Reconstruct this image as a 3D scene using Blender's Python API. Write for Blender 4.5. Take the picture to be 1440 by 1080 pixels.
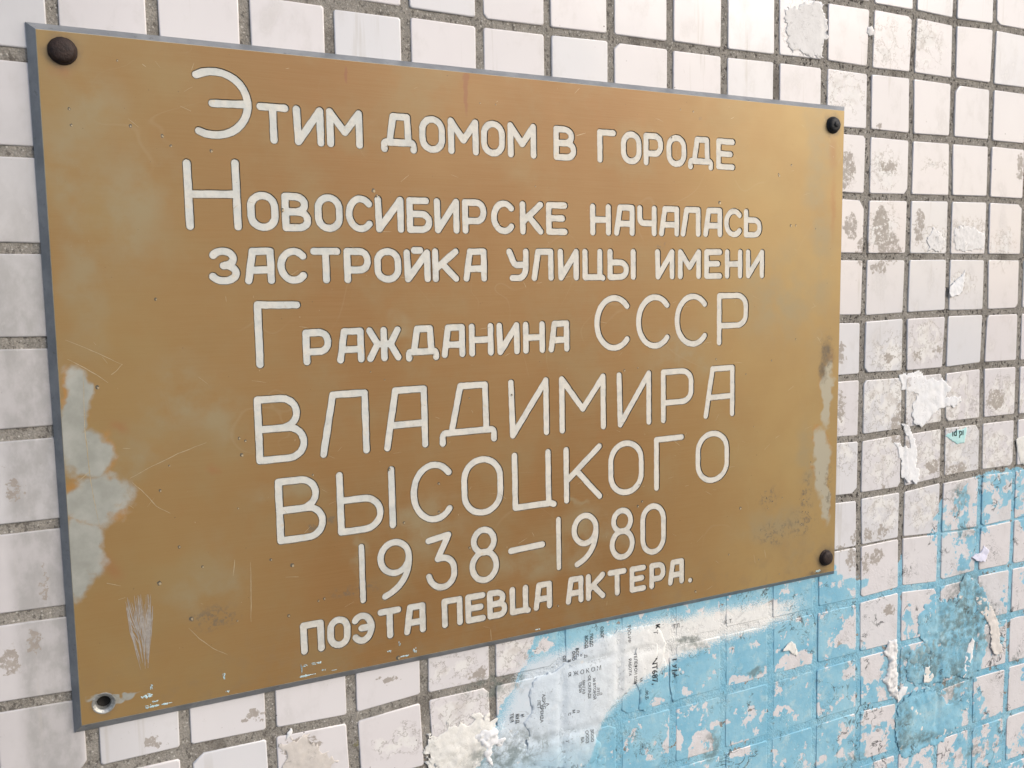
import bpy, bmesh, math, random
import numpy as np
from mathutils import Matrix, Vector, noise
from mathutils.geometry import delaunay_2d_cdt

for o in list(bpy.data.objects): bpy.data.objects.remove(o)
random.seed(7)
S = bpy.context.scene
COL = S.collection
MM = 0.001

# ------------------------------------------------------------------ camera
cam = bpy.data.cameras.new('camera'); co = bpy.data.objects.new('camera', cam); COL.objects.link(co)
cam.sensor_width = 36.0; cam.lens = 30.492; cam.clip_start = 0.01; cam.clip_end = 500
X = Vector((0.90236, -0.430604, -0.018055)); Y = Vector((0.057168, 0.078067, 0.995308)); Z = Vector((-0.427174, -0.899158, 0.095061))
m = Matrix((X, Y, Z)).transposed().to_4x4(); m.translation = Vector((-0.191247, -0.550845, -0.188285))
co.matrix_world = m
S.camera = co

# ------------------------------------------------------------------ daylight
w = bpy.data.worlds.new('World'); S.world = w; w.use_nodes = True
nt = w.node_tree; nt.nodes.clear()
sky = nt.nodes.new('ShaderNodeTexSky'); sky.sky_type = 'NISHITA'; sky.sun_disc = False
SUN_EL, SUN_AZ = math.radians(33), math.radians(137)      # azimuth clockwise from +Y
sky.sun_elevation = SUN_EL; sky.sun_rotation = SUN_AZ; sky.air_density = 1.0; sky.dust_density = 3.0; sky.ozone_density = 1.0
bg = nt.nodes.new('ShaderNodeBackground'); bg.inputs[1].default_value = 0.13
ow = nt.nodes.new('ShaderNodeOutputWorld')
nt.links.new(sky.outputs[0], bg.inputs[0]); nt.links.new(bg.outputs[0], ow.inputs[0])
sl = bpy.data.lights.new('sun', 'SUN'); so = bpy.data.objects.new('sun', sl); COL.objects.link(so)
sl.energy = 0.9; sl.angle = math.radians(35); sl.color = (1.0, 0.97, 0.93)
d = Vector((math.sin(SUN_AZ)*math.cos(SUN_EL), math.cos(SUN_AZ)*math.cos(SUN_EL), math.sin(SUN_EL)))
so.rotation_euler = d.to_track_quat('Z', 'Y').to_euler()
S.view_settings.view_transform = 'Standard'; S.view_settings.look = 'None'
S.view_settings.exposure = 0.42; S.view_settings.gamma = 1.0
S.render.engine = 'CYCLES'

# ------------------------------------------------------------------ measured layout, millimetres on the wall (x right, z up)
NODES = {
 -3: [(-411.9, 154.5), (-360.2, 154.5), (-308.4, 154.5), (-256.5, 154.5), (-204.8, 154.4), (-153.5, 154.4), (-102.4, 154.4), (-51.5, 154.4), (-0.5, 154.5), (51.1, 154.5), (102.7, 154.6), (154.3, 154.7), (206.0, 154.9), (257.4, 155.1), (308.9, 155.2), (360.3, 155.4), (412.0, 155.5), (463.4, 155.6), (514.9, 155.6), (567.0, 155.6), (618.4, 155.6), (669.7, 155.5), (721.2, 155.5), (772.7, 155.4), (824.1, 155.3), (875.6, 155.2)],
 -2: [(-411.9, 103.0), (-360.2, 103.0), (-308.3, 103.0), (-256.3, 102.9), (-204.5, 102.8), (-153.3, 102.8), (-102.2, 102.7), (-51.4, 102.6), (-0.7, 102.6), (51.0, 102.7), (102.7, 102.8), (154.3, 103.0), (206.1, 103.3), (257.3, 103.6), (309.1, 104.0), (360.4, 104.3), (412.3, 104.5), (463.6, 104.6), (514.7, 104.6), (567.5, 104.7), (618.5, 104.6), (669.8, 104.5), (721.2, 104.3), (772.7, 104.1), (824.1, 103.9), (875.6, 103.8)],
 -1: [(-411.9, 51.7), (-360.2, 51.7), (-308.3, 51.6), (-256.1, 51.5), (-204.2, 51.4), (-153.0, 51.1), (-102.0, 50.8), (-51.2, 50.6), (-0.9, 50.5), (51.1, 50.5), (102.7, 50.7), (154.3, 51.0), (206.3, 51.4), (257.2, 51.8), (309.3, 52.4), (360.4, 53.3), (412.7, 53.8), (464.0, 53.7), (514.5, 52.7), (567.9, 54.3), (618.5, 53.8), (669.8, 53.2), (721.2, 52.9), (772.7, 52.6), (824.2, 52.4), (875.6, 52.3)],
 0: [(-411.9, 0.4), (-360.2, 0.5), (-308.3, 0.6), (-256.0, 0.6), (-204.1, 0.5), (-152.9, -0.0), (-101.8, -0.8), (-50.9, -1.5), (-0.8, -1.6), (51.3, -1.7), (102.8, -1.5), (154.3, -0.6), (206.3, -0.5), (257.1, -0.4), (309.5, 0.5), (360.4, 1.1), (411.2, 0.8), (462.1, 1.4), (514.9, 1.3), (566.7, 1.0), (618.5, 1.1), (669.8, 1.1), (721.3, 1.0), (772.7, 0.9), (824.2, 0.8), (875.6, 0.6)],
 1: [(-411.9, -50.9), (-360.3, -50.7), (-308.4, -50.5), (-256.1, -50.3), (-204.1, -50.6), (-152.9, -50.7), (-101.9, -51.2), (-51.0, -51.9), (-1.2, -52.3), (50.8, -52.4), (102.5, -52.2), (154.3, -52.0), (206.3, -51.8), (257.2, -51.5), (309.3, -51.2), (360.3, -51.0), (411.6, -50.8), (463.1, -51.1), (514.4, -50.6), (567.1, -50.4), (618.4, -50.5), (669.9, -50.7), (721.3, -50.8), (772.7, -50.9), (824.2, -51.0), (875.6, -51.1)],
 2: [(-412.0, -102.6), (-360.3, -102.4), (-308.5, -102.3), (-256.3, -102.2), (-204.3, -102.0), (-153.2, -102.2), (-102.1, -102.5), (-51.3, -102.8), (-0.8, -103.1), (50.9, -103.3), (102.6, -103.3), (154.4, -103.3), (206.1, -103.3), (257.4, -103.3), (308.9, -103.6), (359.9, -104.2), (410.9, -104.8), (462.7, -103.6), (515.4, -102.4), (567.0, -101.8), (618.5, -102.1), (669.9, -102.4), (721.3, -102.6), (772.8, -102.7), (824.2, -102.8), (875.7, -102.9)],
 3: [(-412.0, -154.4), (-360.4, -154.4), (-308.7, -154.3), (-256.7, -154.2), (-204.9, -154.7), (-153.6, -154.5), (-102.5, -154.5), (-51.5, -154.5), (-0.5, -154.6), (51.1, -154.8), (102.8, -154.9), (154.6, -155.0), (206.2, -155.2), (257.4, -155.3), (308.6, -155.5), (359.5, -155.6), (410.4, -155.5), (462.1, -155.3), (515.1, -155.0), (567.3, -154.9), (618.6, -154.8), (670.0, -154.8), (721.4, -154.8), (772.8, -154.8), (824.2, -154.8), (875.7, -154.8)],
 4: [(-412.0, -206.1), (-360.5, -206.1), (-309.0, -206.2), (-257.3, -206.3), (-205.7, -206.6), (-154.3, -206.4), (-102.9, -206.2), (-51.6, -206.2), (-0.3, -206.3), (51.4, -206.5), (103.2, -206.7), (154.9, -206.9), (206.4, -207.2), (257.5, -207.5), (308.5, -207.9), (359.2, -208.4), (409.6, -208.9), (461.0, -207.6), (515.2, -206.7), (568.1, -206.6), (618.7, -206.7), (670.0, -206.8), (721.4, -206.8), (772.8, -206.7), (824.2, -206.7), (875.7, -206.6)],
 5: [(-412.1, -257.7), (-360.6, -257.6), (-309.2, -257.4), (-257.9, -257.3), (-206.5, -256.9), (-155.0, -257.3), (-103.4, -257.6), (-51.8, -257.8), (-0.2, -257.9), (51.7, -258.1), (103.9, -258.4), (155.5, -258.7), (206.7, -259.0), (257.7, -259.3), (308.5, -259.6), (359.0, -259.7), (409.3, -259.7), (461.7, -259.8), (513.9, -259.2), (566.6, -257.3), (618.9, -257.9), (670.1, -258.4), (721.5, -258.5), (772.8, -258.5), (824.3, -258.4), (875.7, -258.3)],
 6: [(-412.1, -309.4), (-360.7, -309.6), (-309.5, -309.8), (-258.4, -309.9), (-207.3, -310.1), (-155.8, -309.8), (-104.0, -309.6), (-51.9, -309.5), (-0.1, -309.5), (52.0, -309.6), (104.9, -309.9), (156.2, -310.2), (207.2, -310.7), (258.0, -311.2), (308.6, -311.9), (359.0, -312.9), (409.1, -313.8), (462.0, -312.2), (514.9, -310.7), (568.2, -310.5), (619.1, -310.6), (670.2, -310.5), (721.5, -310.3), (772.9, -310.2), (824.3, -310.0), (875.7, -309.9)],
 7: [(-412.2, -360.9), (-360.8, -361.0), (-309.7, -361.2), (-258.8, -361.2), (-207.8, -361.5), (-156.4, -361.3), (-104.5, -361.0), (-52.1, -360.8), (-0.2, -360.7), (51.9, -360.7), (106.3, -360.9), (156.9, -361.3), (207.9, -361.7), (258.3, -362.4), (308.8, -363.2), (359.2, -364.8), (408.8, -366.0), (462.9, -365.6), (515.4, -362.6), (569.0, -361.3), (619.3, -361.7), (670.3, -361.8), (721.5, -361.7), (772.9, -361.6), (824.3, -361.4), (875.7, -361.3)],
 8: [(-412.2, -412.1), (-360.9, -412.1), (-309.8, -411.9), (-259.0, -411.6), (-207.9, -412.7), (-156.9, -412.2), (-105.1, -411.7), (-52.2, -411.5), (-0.4, -411.3), (51.2, -411.2), (107.6, -411.3), (157.4, -411.7), (208.5, -412.0), (258.5, -412.2), (308.9, -412.2), (359.6, -411.7), (410.1, -411.3), (462.4, -411.1), (514.4, -413.5), (569.3, -415.0), (619.4, -414.1), (670.3, -413.1), (721.6, -412.7), (772.9, -412.5), (824.3, -412.4), (875.7, -412.3)],
 9: [(-412.2, -463.3), (-361.0, -463.3), (-309.9, -463.1), (-259.1, -462.8), (-207.9, -462.0), (-157.0, -461.6), (-105.4, -462.4), (-52.6, -464.3), (-1.2, -461.6), (50.8, -461.5), (107.6, -461.8), (157.5, -462.3), (208.7, -462.6), (258.5, -462.5), (308.7, -462.2), (360.0, -461.8), (410.6, -461.6), (463.4, -459.7), (514.8, -463.0), (567.8, -461.0), (619.3, -461.7), (670.3, -462.4), (721.6, -462.8), (772.9, -463.0), (824.3, -463.1), (875.7, -463.2)],
 10: [(-412.3, -514.7), (-361.0, -514.6), (-309.9, -514.4), (-259.0, -514.2), (-207.9, -514.1), (-156.9, -514.1), (-105.1, -514.2), (-51.3, -514.2), (0.7, -514.0), (51.2, -513.9), (106.4, -513.8), (157.4, -513.9), (208.4, -513.8), (258.9, -513.5), (309.3, -513.2), (360.0, -512.8), (411.7, -512.5), (463.4, -512.5), (516.9, -513.1), (568.9, -512.0), (619.2, -512.5), (670.3, -513.1), (721.6, -513.5), (772.9, -513.8), (824.3, -514.0), (875.7, -514.3)],
 11: [(-412.3, -566.2), (-361.0, -566.1), (-309.9, -566.0), (-258.9, -566.0), (-207.8, -565.9), (-156.5, -565.8), (-104.5, -565.8), (-51.7, -565.8), (0.3, -565.7), (51.7, -565.6), (105.2, -565.5), (156.9, -565.4), (207.8, -565.2), (258.8, -565.0), (309.5, -564.7), (360.2, -564.3), (413.1, -563.9), (464.3, -566.5), (519.0, -565.6), (566.2, -563.6), (619.0, -564.0), (670.3, -564.5), (721.6, -564.8), (772.9, -565.1), (824.3, -565.3), (875.7, -565.5)],
 12: [(-412.3, -617.7), (-361.0, -617.7), (-309.8, -617.6), (-258.7, -617.6), (-207.5, -617.5), (-156.1, -617.5), (-104.1, -617.4), (-51.8, -617.4), (0.1, -617.3), (51.9, -617.2), (104.6, -617.1), (156.4, -617.0), (207.4, -616.9), (258.5, -616.7), (309.4, -616.6), (360.4, -616.5), (412.6, -616.6), (464.2, -616.7), (517.8, -616.6), (566.8, -616.4), (618.8, -616.3), (670.2, -616.4), (721.5, -616.6), (772.9, -616.7), (824.3, -616.9), (875.7, -617.1)],
 13: [(-412.3, -669.2), (-360.9, -669.2), (-309.7, -669.2), (-258.5, -669.1), (-207.3, -669.1), (-155.8, -669.0), (-103.9, -669.0), (-51.8, -668.9), (0.1, -668.9), (52.0, -668.8), (104.2, -668.7), (155.9, -668.7), (207.1, -668.6), (258.3, -668.5), (309.3, -668.4), (360.5, -668.3), (412.3, -668.3), (464.1, -668.3), (516.6, -668.3), (567.3, -668.3), (618.8, -668.3), (670.2, -668.3), (721.5, -668.4), (772.9, -668.5), (824.3, -668.6), (875.7, -668.7)],
 14: [(-412.2, -720.8), (-360.9, -720.7), (-309.6, -720.7), (-258.4, -720.7), (-207.1, -720.7), (-155.5, -720.6), (-103.7, -720.6), (-51.8, -720.5), (0.1, -720.5), (51.9, -720.4), (103.9, -720.4), (155.6, -720.3), (206.9, -720.3), (258.1, -720.2), (309.3, -720.2), (360.6, -720.1), (412.2, -720.1), (464.0, -720.1), (516.0, -720.1), (567.3, -720.1), (618.7, -720.1), (670.1, -720.1), (721.5, -720.2), (772.9, -720.2), (824.3, -720.3), (875.7, -720.4)],
 15: [(-412.2, -772.3), (-360.9, -772.3), (-309.5, -772.3), (-258.2, -772.2), (-206.9, -772.2), (-155.3, -772.2), (-103.6, -772.2), (-51.7, -772.1), (0.1, -772.1), (51.9, -772.0), (103.7, -772.0), (155.4, -772.0), (206.7, -771.9), (258.0, -771.9), (309.2, -771.9), (360.6, -771.8), (412.2, -771.8), (463.9, -771.8), (515.8, -771.8), (567.3, -771.8), (618.7, -771.8), (670.1, -771.9), (721.4, -771.9), (772.8, -771.9), (824.3, -772.0), (875.7, -772.0)],
}
TEXT = [
 ('Э', -132.79, -100.92, -49.96, -48.12, -90.36, -89.59),
 ('т', -98.08, -79.19, -67.24, -67.21, -90.88, -90.83),
 ('и', -76.53, -57.98, -67.2, -67.17, -90.83, -90.78),
 ('м', -56.16, -33.42, -67.17, -67.13, -90.78, -90.72),
 ('д', -21.54, 2.29, -67.11, -67.07, -90.69, -90.64),
 ('о', 4.43, 22.3, -67.07, -67.03, -90.63, -90.59),
 ('м', 24.41, 46.29, -67.03, -66.99, -90.58, -90.53),
 ('о', 48.16, 65.8, -66.99, -66.96, -90.52, -90.48),
 ('м', 67.94, 89.68, -66.96, -66.92, -90.48, -90.42),
 ('в', 103.34, 121.47, -66.9, -66.87, -90.39, -90.35),
 ('г', 138.82, 154.55, -66.84, -66.81, -90.31, -90.27),
 ('о', 158.85, 176.63, -66.8, -66.77, -90.26, -90.21),
 ('р', 178.43, 195.67, -66.77, -66.74, -90.21, -90.17),
 ('о', 198.8, 216.84, -66.74, -66.71, -90.16, -90.12),
 ('д', 218.68, 242.0, -66.7, -66.66, -90.11, -90.06),
 ('е', 245.06, 262.97, -66.66, -66.63, -90.05, -90.01),
 ('Н', -141.26, -109.85, -102.87, -101.22, -143.27, -143.11),
 ('о', -106.16, -87.81, -119.87, -119.85, -143.13, -143.05),
 ('в', -85.68, -68.07, -119.84, -119.82, -143.05, -142.97),
 ('о', -65.6, -48.01, -119.82, -119.79, -142.96, -142.89),
 ('с', -46.1, -28.42, -119.79, -119.76, -142.88, -142.81),
 ('и', -27.06, -7.84, -119.76, -119.73, -142.8, -142.72),
 ('б', -5.8, 11.67, -119.73, -119.7, -142.72, -142.64),
 ('и', 13.11, 31.04, -119.7, -119.68, -142.64, -142.56),
 ('р', 33.2, 50.88, -119.67, -119.65, -142.55, -142.48),
 ('с', 54.37, 72.07, -119.64, -119.62, -142.47, -142.39),
 ('к', 76.21, 94.36, -119.61, -119.58, -142.38, -142.3),
 ('е', 96.61, 113.69, -119.58, -119.56, -142.29, -142.22),
 ('н', 132.36, 149.83, -119.53, -119.5, -142.14, -142.07),
 ('а', 152.5, 170.27, -119.5, -119.48, -142.06, -141.99),
 ('ч', 172.63, 189.74, -119.47, -119.45, -141.98, -141.91),
 ('а', 191.98, 210.32, -119.44, -119.42, -141.9, -141.82),
 ('л', 211.77, 230.26, -119.42, -119.39, -141.82, -141.74),
 ('а', 232.96, 250.99, -119.38, -119.36, -141.73, -141.65),
 ('с', 253.0, 270.59, -119.36, -119.33, -141.65, -141.57),
 ('ь', 272.5, 290.38, -119.33, -119.3, -141.57, -141.49),
 ('з', -129.77, -112.2, -153.4, -153.29, -175.27, -175.2),
 ('а', -109.39, -91.65, -153.28, -153.16, -175.19, -175.12),
 ('с', -89.77, -71.63, -153.15, -153.04, -175.11, -175.04),
 ('т', -69.38, -50.4, -153.03, -152.91, -175.03, -174.95),
 ('р', -48.4, -30.9, -152.9, -152.79, -174.94, -174.87),
 ('о', -28.6, -10.6, -152.77, -152.66, -174.86, -174.79),
 ('й', -8.66, 9.65, -152.65, -152.53, -174.78, -174.71),
 ('к', 11.05, 29.9, -152.52, -152.41, -174.7, -174.63),
 ('а', 33.1, 50.41, -152.39, -152.28, -174.62, -174.55),
 ('у', 65.4, 82.43, -152.19, -152.08, -174.49, -174.42),
 ('л', 84.54, 102.05, -152.07, -151.96, -174.41, -174.34),
 ('и', 105.48, 122.57, -151.94, -151.83, -174.33, -174.26),
 ('ц', 125.62, 144.65, -151.81, -151.69, -174.25, -174.17),
 ('ы', 146.71, 171.03, -151.68, -151.53, -174.16, -174.06),
 ('и', 188.38, 205.93, -151.42, -151.31, -173.99, -173.92),
 ('м', 209.28, 230.77, -151.29, -151.16, -173.91, -173.82),
 ('е', 234.02, 251.19, -151.14, -151.03, -173.81, -173.74),
 ('н', 253.98, 271.16, -151.01, -150.9, -173.73, -173.66),
 ('и', 274.66, 293.25, -150.88, -150.77, -173.65, -173.57),
 ('Г', -104.97, -76.95, -185.59, -186.05, -226.3, -226.38),
 ('р', -76.33, -58.41, -203.62, -203.53, -225.95, -225.86),
 ('а', -54.95, -37.17, -203.51, -203.41, -225.85, -225.76),
 ('ж', -35.38, -12.2, -203.41, -203.28, -225.75, -225.64),
 ('д', -9.12, 14.1, -203.26, -203.14, -225.62, -225.51),
 ('а', 15.98, 33.17, -203.13, -203.04, -225.5, -225.42),
 ('н', 36.1, 54.34, -203.02, -202.93, -225.4, -225.31),
 ('и', 56.76, 74.29, -202.91, -202.82, -225.3, -225.22),
 ('н', 77.06, 94.31, -202.8, -202.71, -225.2, -225.12),
 ('а', 97.1, 114.07, -202.7, -202.61, -225.1, -225.02),
 ('С', 135.02, 165.97, -185.18, -185.11, -226.18, -226.07),
 ('С', 171.12, 201.98, -185.1, -185.03, -226.06, -225.95),
 ('С', 206.18, 237.34, -185.02, -184.95, -225.93, -225.83),
 ('Р', 246.52, 277.16, -184.93, -184.86, -225.8, -225.69),
 ('В', -107.62, -75.95, -243.72, -243.55, -285.82, -285.57),
 ('Л', -68.18, -35.74, -243.51, -243.34, -285.5, -285.24),
 ('А', -25.98, 4.75, -243.29, -243.13, -285.16, -284.91),
 ('Д', 12.98, 55.42, -243.08, -242.86, -284.84, -284.49),
 ('И', 64.82, 96.66, -242.81, -242.64, -284.42, -284.16),
 ('М', 105.22, 144.16, -242.6, -242.39, -284.09, -283.77),
 ('И', 153.79, 184.47, -242.34, -242.18, -283.69, -283.44),
 ('Р', 193.44, 223.86, -242.13, -241.97, -283.37, -283.12),
 ('А', 233.71, 264.1, -241.92, -241.76, -283.04, -282.79),
 ('В', -97.21, -66.16, -296.08, -295.81, -337.82, -337.54),
 ('Ы', -58.51, -19.55, -295.75, -295.41, -337.48, -337.13),
 ('С', -8.75, 21.64, -295.32, -295.06, -337.04, -336.77),
 ('О', 27.94, 59.45, -295.0, -294.73, -336.71, -336.44),
 ('Ц', 66.6, 101.94, -294.67, -294.36, -336.37, -336.06),
 ('К', 108.16, 140.49, -294.31, -294.03, -336.01, -335.72),
 ('О', 146.05, 177.42, -293.99, -293.72, -335.67, -335.4),
 ('Г', 187.04, 214.85, -293.63, -293.39, -335.31, -335.07),
 ('О', 226.24, 258.99, -293.29, -293.01, -334.97, -334.68),
 ('1', -46.46, -40.81, -344.57, -344.58, -384.91, -384.91),
 ('9', -33.08, -9.13, -344.59, -344.62, -384.92, -384.94),
 ('3', 0.46, 23.31, -344.63, -344.65, -384.94, -384.96),
 ('8', 32.6, 55.1, -344.67, -344.69, -384.97, -384.98),
 ('1', 100.67, 105.74, -344.75, -344.75, -385.02, -385.02),
 ('9', 114.08, 137.05, -344.76, -344.79, -385.03, -385.05),
 ('8', 146.73, 168.99, -344.8, -344.83, -385.06, -385.07),
 ('0', 174.22, 197.69, -344.84, -344.86, -385.08, -385.09),
 ('п', -85.43, -70.19, -390.8, -390.85, -411.96, -411.98),
 ('о', -68.1, -52.78, -390.86, -390.92, -411.98, -411.99),
 ('э', -51.97, -36.56, -390.92, -390.98, -411.99, -412.0),
 ('т', -34.22, -17.8, -390.99, -391.05, -412.01, -412.02),
 ('а', -16.19, -0.61, -391.05, -391.11, -412.02, -412.03),
 ('п', 11.14, 26.66, -391.16, -391.21, -412.04, -412.06),
 ('е', 28.8, 44.12, -391.22, -391.28, -412.06, -412.07),
 ('в', 45.38, 61.0, -391.28, -391.34, -412.07, -412.08),
 ('ц', 62.96, 79.66, -391.35, -391.41, -412.09, -412.1),
 ('а', 81.97, 97.11, -391.42, -391.48, -412.1, -412.11),
 ('а', 108.55, 123.64, -391.52, -391.57, -412.12, -412.14),
 ('к', 125.72, 142.53, -391.58, -391.65, -412.14, -412.15),
 ('т', 144.66, 161.52, -391.65, -391.72, -412.15, -412.17),
 ('е', 164.34, 179.21, -391.73, -391.78, -412.17, -412.18),
 ('р', 182.42, 197.31, -391.79, -391.85, -412.19, -412.2),
 ('а', 199.86, 214.94, -391.86, -391.92, -412.2, -412.21),
]
DASH = [(64.6, -364.96), (89.9, -363.63)]
DOT = (221.01, -410.93)
BLUE_TOP = [(75.3, -437.1), (90.0, -426.4), (246.2, -430.9), (379.7, -425.5), (395.2, -437.6), (430.4, -447.1), (458.8, -432.8), (493.9, -421.0), (516.3, -383.0), (540.3, -372.1), (575.3, -364.0), (644.4, -361.8)]
WHITE_TOP = [(75.0, -450.4), (96.8, -448.3), (128.5, -446.1), (143.6, -441.1), (162.2, -440.0), (192.6, -440.4), (252.7, -441.6), (302.0, -442.1), (329.5, -448.6)]
WHITE_BOT = [(112.3, -553.2), (129.9, -543.6), (140.3, -515.2), (151.3, -503.4), (167.0, -496.0), (200.7, -480.4), (220.7, -473.8), (234.9, -473.6), (255.8, -470.4), (297.8, -468.5), (329.8, -463.7)]
TAN = [(435.5, -78.4, 11.2, 5.4, 0.0), (427.7, -129.1, 9.5, 18.4, 0.0), (438.6, -147.4, 15.8, 13.6, 25.0), (392.4, -129.9, 7.4, 12.0, 0.0), (407.1, -150.1, 7.6, 13.4, 20.0), (476.1, -128.2, 6.4, 16.3, 0.0), (427.1, -164.7, 9.5, 5.5, 0.0), (384.4, -238.1, 5.0, 9.8, 0.0), (385.5, -283.2, 4.2, 14.9, 0.0), (405.5, -402.9, 5.2, 5.8, 0.0), (421.1, -402.4, 6.2, 6.5, 0.0), (438.0, -402.7, 7.2, 7.3, 0.0), (401.7, -421.1, 6.9, 10.4, 0.0), (419.2, -428.2, 4.4, 10.5, 0.0), (432.4, -424.3, 8.1, 7.9, 0.0), (449.3, -476.9, 9.2, 5.4, 0.0), (423.5, -47.3, 2.5, 5.4, 0.0), (610.1, -69.9, 4.2, 13.3, 0.0), (386.3, -80.8, 9.8, 14.1, 0.0), (380.2, -97.0, 7.3, 5.9, 0.0), (-238.6, -288.6, 4.1, 7.2, 0.0), (-234.2, -375.7, 2.5, 9.1, 0.0), (-246.9, -385.8, 4.9, 8.2, 0.0), (-227.2, -343.5, 1.1, 12.4, 0.0), (-116.2, -447.7, 6.1, 3.3, 0.0), (-86.2, -475.9, 13.0, 6.8, 0.0), (-175.9, -451.1, 4.8, 4.0, 0.0), (-25.7, -442.8, 7.0, 2.5, 0.0), (39.3, -453.8, 7.7, 6.3, 0.0), (587.0, -291.4, 13.6, 9.7, 0.0), (457.3, -307.5, 10.9, 19.6, 0.0), (467.3, -334.4, 8.3, 13.2, 15.0), (505.2, -348.0, 13.5, 6.1, 0.0), (534.6, -354.4, 15.0, 5.5, 0.0), (477.8, -244.0, 5.5, 3.9, 0.0), (441.8, -245.6, 5.3, 5.1, 0.0), (387.7, -409.4, 6.0, 3.2, 0.0), (388.2, -496.9, 3.4, 3.9, 0.0), (438.5, -364.2, 2.7, 3.9, 0.0), (503.6, -239.9, 6.6, 2.6, 0.0)]
SMEAR = [(434.1, -280.1, 19.6, 20.5, 0.0), (486.5, -231.4, 24.4, 16.9, 0.0), (488.5, -283.6, 24.6, 21.1, 0.0), (435.8, -334.7, 19.7, 22.1, 0.0), (490.8, -343.3, 22.9, 20.1, 0.0), (538.4, -286.9, 24.0, 19.0, 0.0), (539.2, -348.0, 20.1, 20.7, 0.0), (592.2, -290.3, 19.0, 20.9, 0.0), (595.7, -357.0, 14.9, 21.3, 0.0), (441.8, -382.8, 21.8, 17.1, 0.0), (492.5, -387.0, 21.1, 17.6, 0.0), (429.5, -130.3, 17.3, 20.8, 0.0), (384.7, -19.6, 22.8, 17.4, 0.0), (428.8, 25.4, 20.4, 18.8, 0.0), (476.3, 30.5, 21.5, 18.1, 0.0), (383.3, -295.4, 10.0, 18.7, 0.0), (22.1, -445.0, 16.3, 10.3, 0.0), (21.2, -478.7, 18.5, 13.6, 0.0), (54.5, -475.7, 17.1, 16.0, 0.0), (66.5, -443.4, 17.3, 10.7, 0.0), (-21.1, -489.4, 15.4, 10.2, 0.0), (533.5, -180.4, 17.6, 11.8, 0.0), (441.7, -242.4, 19.6, 15.2, 0.0), (589.6, -147.2, 16.5, 16.1, 0.0), (392.5, -327.4, 10.2, 16.4, 0.0), (386.3, -80.8, 9.8, 15.3, 0.0), (432.1, -78.6, 17.3, 15.7, 0.0), (335.4, 25.4, 18.3, 22.2, 0.0), (411.1, 32.2, 5.8, 5.2, 0.0), (465.5, 11.3, 5.3, 3.6, 0.0), (499.5, -140.4, 22.6, 11.5, 0.0), (541.1, -134.6, 21.6, 14.3, 0.0), (378.1, -13.3, 7.2, 8.1, 0.0), (496.8, -73.5, 16.7, 6.3, 0.0), (443.2, -287.1, 31.7, 25.8, 0.0), (527.9, -313.0, 39.9, 37.4, 0.0), (589.9, -345.9, 26.5, 28.3, 0.0), (607.9, -291.3, 32.3, 21.1, 0.0)]
GRIME = [(546.3, -502.2, 35.3, 28.8, 0.0), (508.2, -541.0, 25.9, 15.6, 0.0), (467.0, -591.5, 8.6, 24.0, 0.0), (451.6, -546.6, 9.3, 15.2, 0.0), (491.6, -611.4, 29.7, 10.0, 0.0), (408.3, -608.2, 18.0, 5.5, 0.0), (246.8, -556.9, 10.3, 12.3, 0.0), (540.8, -382.5, 14.1, 13.9, 0.0), (578.8, -643.8, 26.0, 7.5, 0.0), (553.8, -489.3, 31.3, 36.0, 0.0), (572.4, -514.1, 37.4, 29.2, 0.0), (543.9, -562.6, 31.2, 25.5, 0.0), (554.5, -417.5, 14.4, 5.6, 0.0), (634.0, -562.7, 10.1, 6.1, 0.0), (474.3, -530.6, 13.4, 13.9, 0.0), (54.7, -465.0, 28.7, 8.5, 0.0), (59.3, -517.3, 35.1, 16.3, 0.0), (291.2, -503.2, 13.9, 3.7, 0.0), (224.9, -465.7, 21.4, 4.7, 0.0), (527.0, -520.0, 25.4, 8.6, 0.0), (471.8, -592.6, 11.5, 21.2, 0.0)]
BARE = [(431.4, -481.8, 0.1, 0.1, 0.0), (409.5, -487.8, 19.5, 14.6, 0.0), (435.7, -475.9, 29.4, 29.7, 0.0), (485.3, -443.5, 33.8, 27.5, 0.0), (496.7, -493.4, 17.6, 17.5, 0.0), (428.1, -521.4, 14.5, 17.0, 0.0), (490.7, -590.0, 9.8, 21.4, 0.0), (539.9, -472.9, 16.3, 15.6, 0.0), (585.7, -466.0, 23.5, 40.0, 0.0), (610.9, -440.9, 28.5, 29.3, 0.0), (631.9, -524.9, 16.9, 45.4, 0.0), (602.1, -578.5, 17.6, 30.1, 0.0), (583.9, -534.4, 15.0, 22.1, 0.0), (334.4, -502.5, 16.3, 7.7, 0.0), (276.1, -509.3, 10.6, 5.0, 0.0), (323.0, -544.8, 9.7, 5.1, 0.0), (235.9, -555.4, 13.1, 11.0, 0.0), (276.6, -568.6, 10.7, 7.6, 0.0), (401.8, -526.0, 10.6, 5.3, 0.0), (443.4, -575.6, 18.6, 8.3, 0.0), (513.9, -441.0, 21.8, 13.9, 0.0), (531.4, -621.1, 10.2, 18.3, 0.0), (207.5, -542.4, 9.8, 12.0, 0.0), (631.4, -615.0, 15.9, 34.7, 0.0), (435.1, -604.6, 11.1, 15.3, 0.0)]
WORN = [(-204.0, -235.1, 7.9, 13.7, 0.0), (-201.1, -271.1, 14.7, 13.9, 0.0), (-199.1, -299.4, 20.1, 16.5, 0.0), (-205.6, -323.5, 13.2, 16.6, 0.0), (-210.4, -342.4, 8.0, 14.1, 0.0), (-207.3, -254.3, 6.5, 18.2, 0.0), (362.8, -274.9, 7.3, 33.6, 0.0), (357.5, -329.4, 9.8, 30.8, 0.0), (362.3, -363.8, 6.6, 21.8, 0.0), (-195.3, -417.7, 11.4, 1.3, 8.0)]
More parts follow.
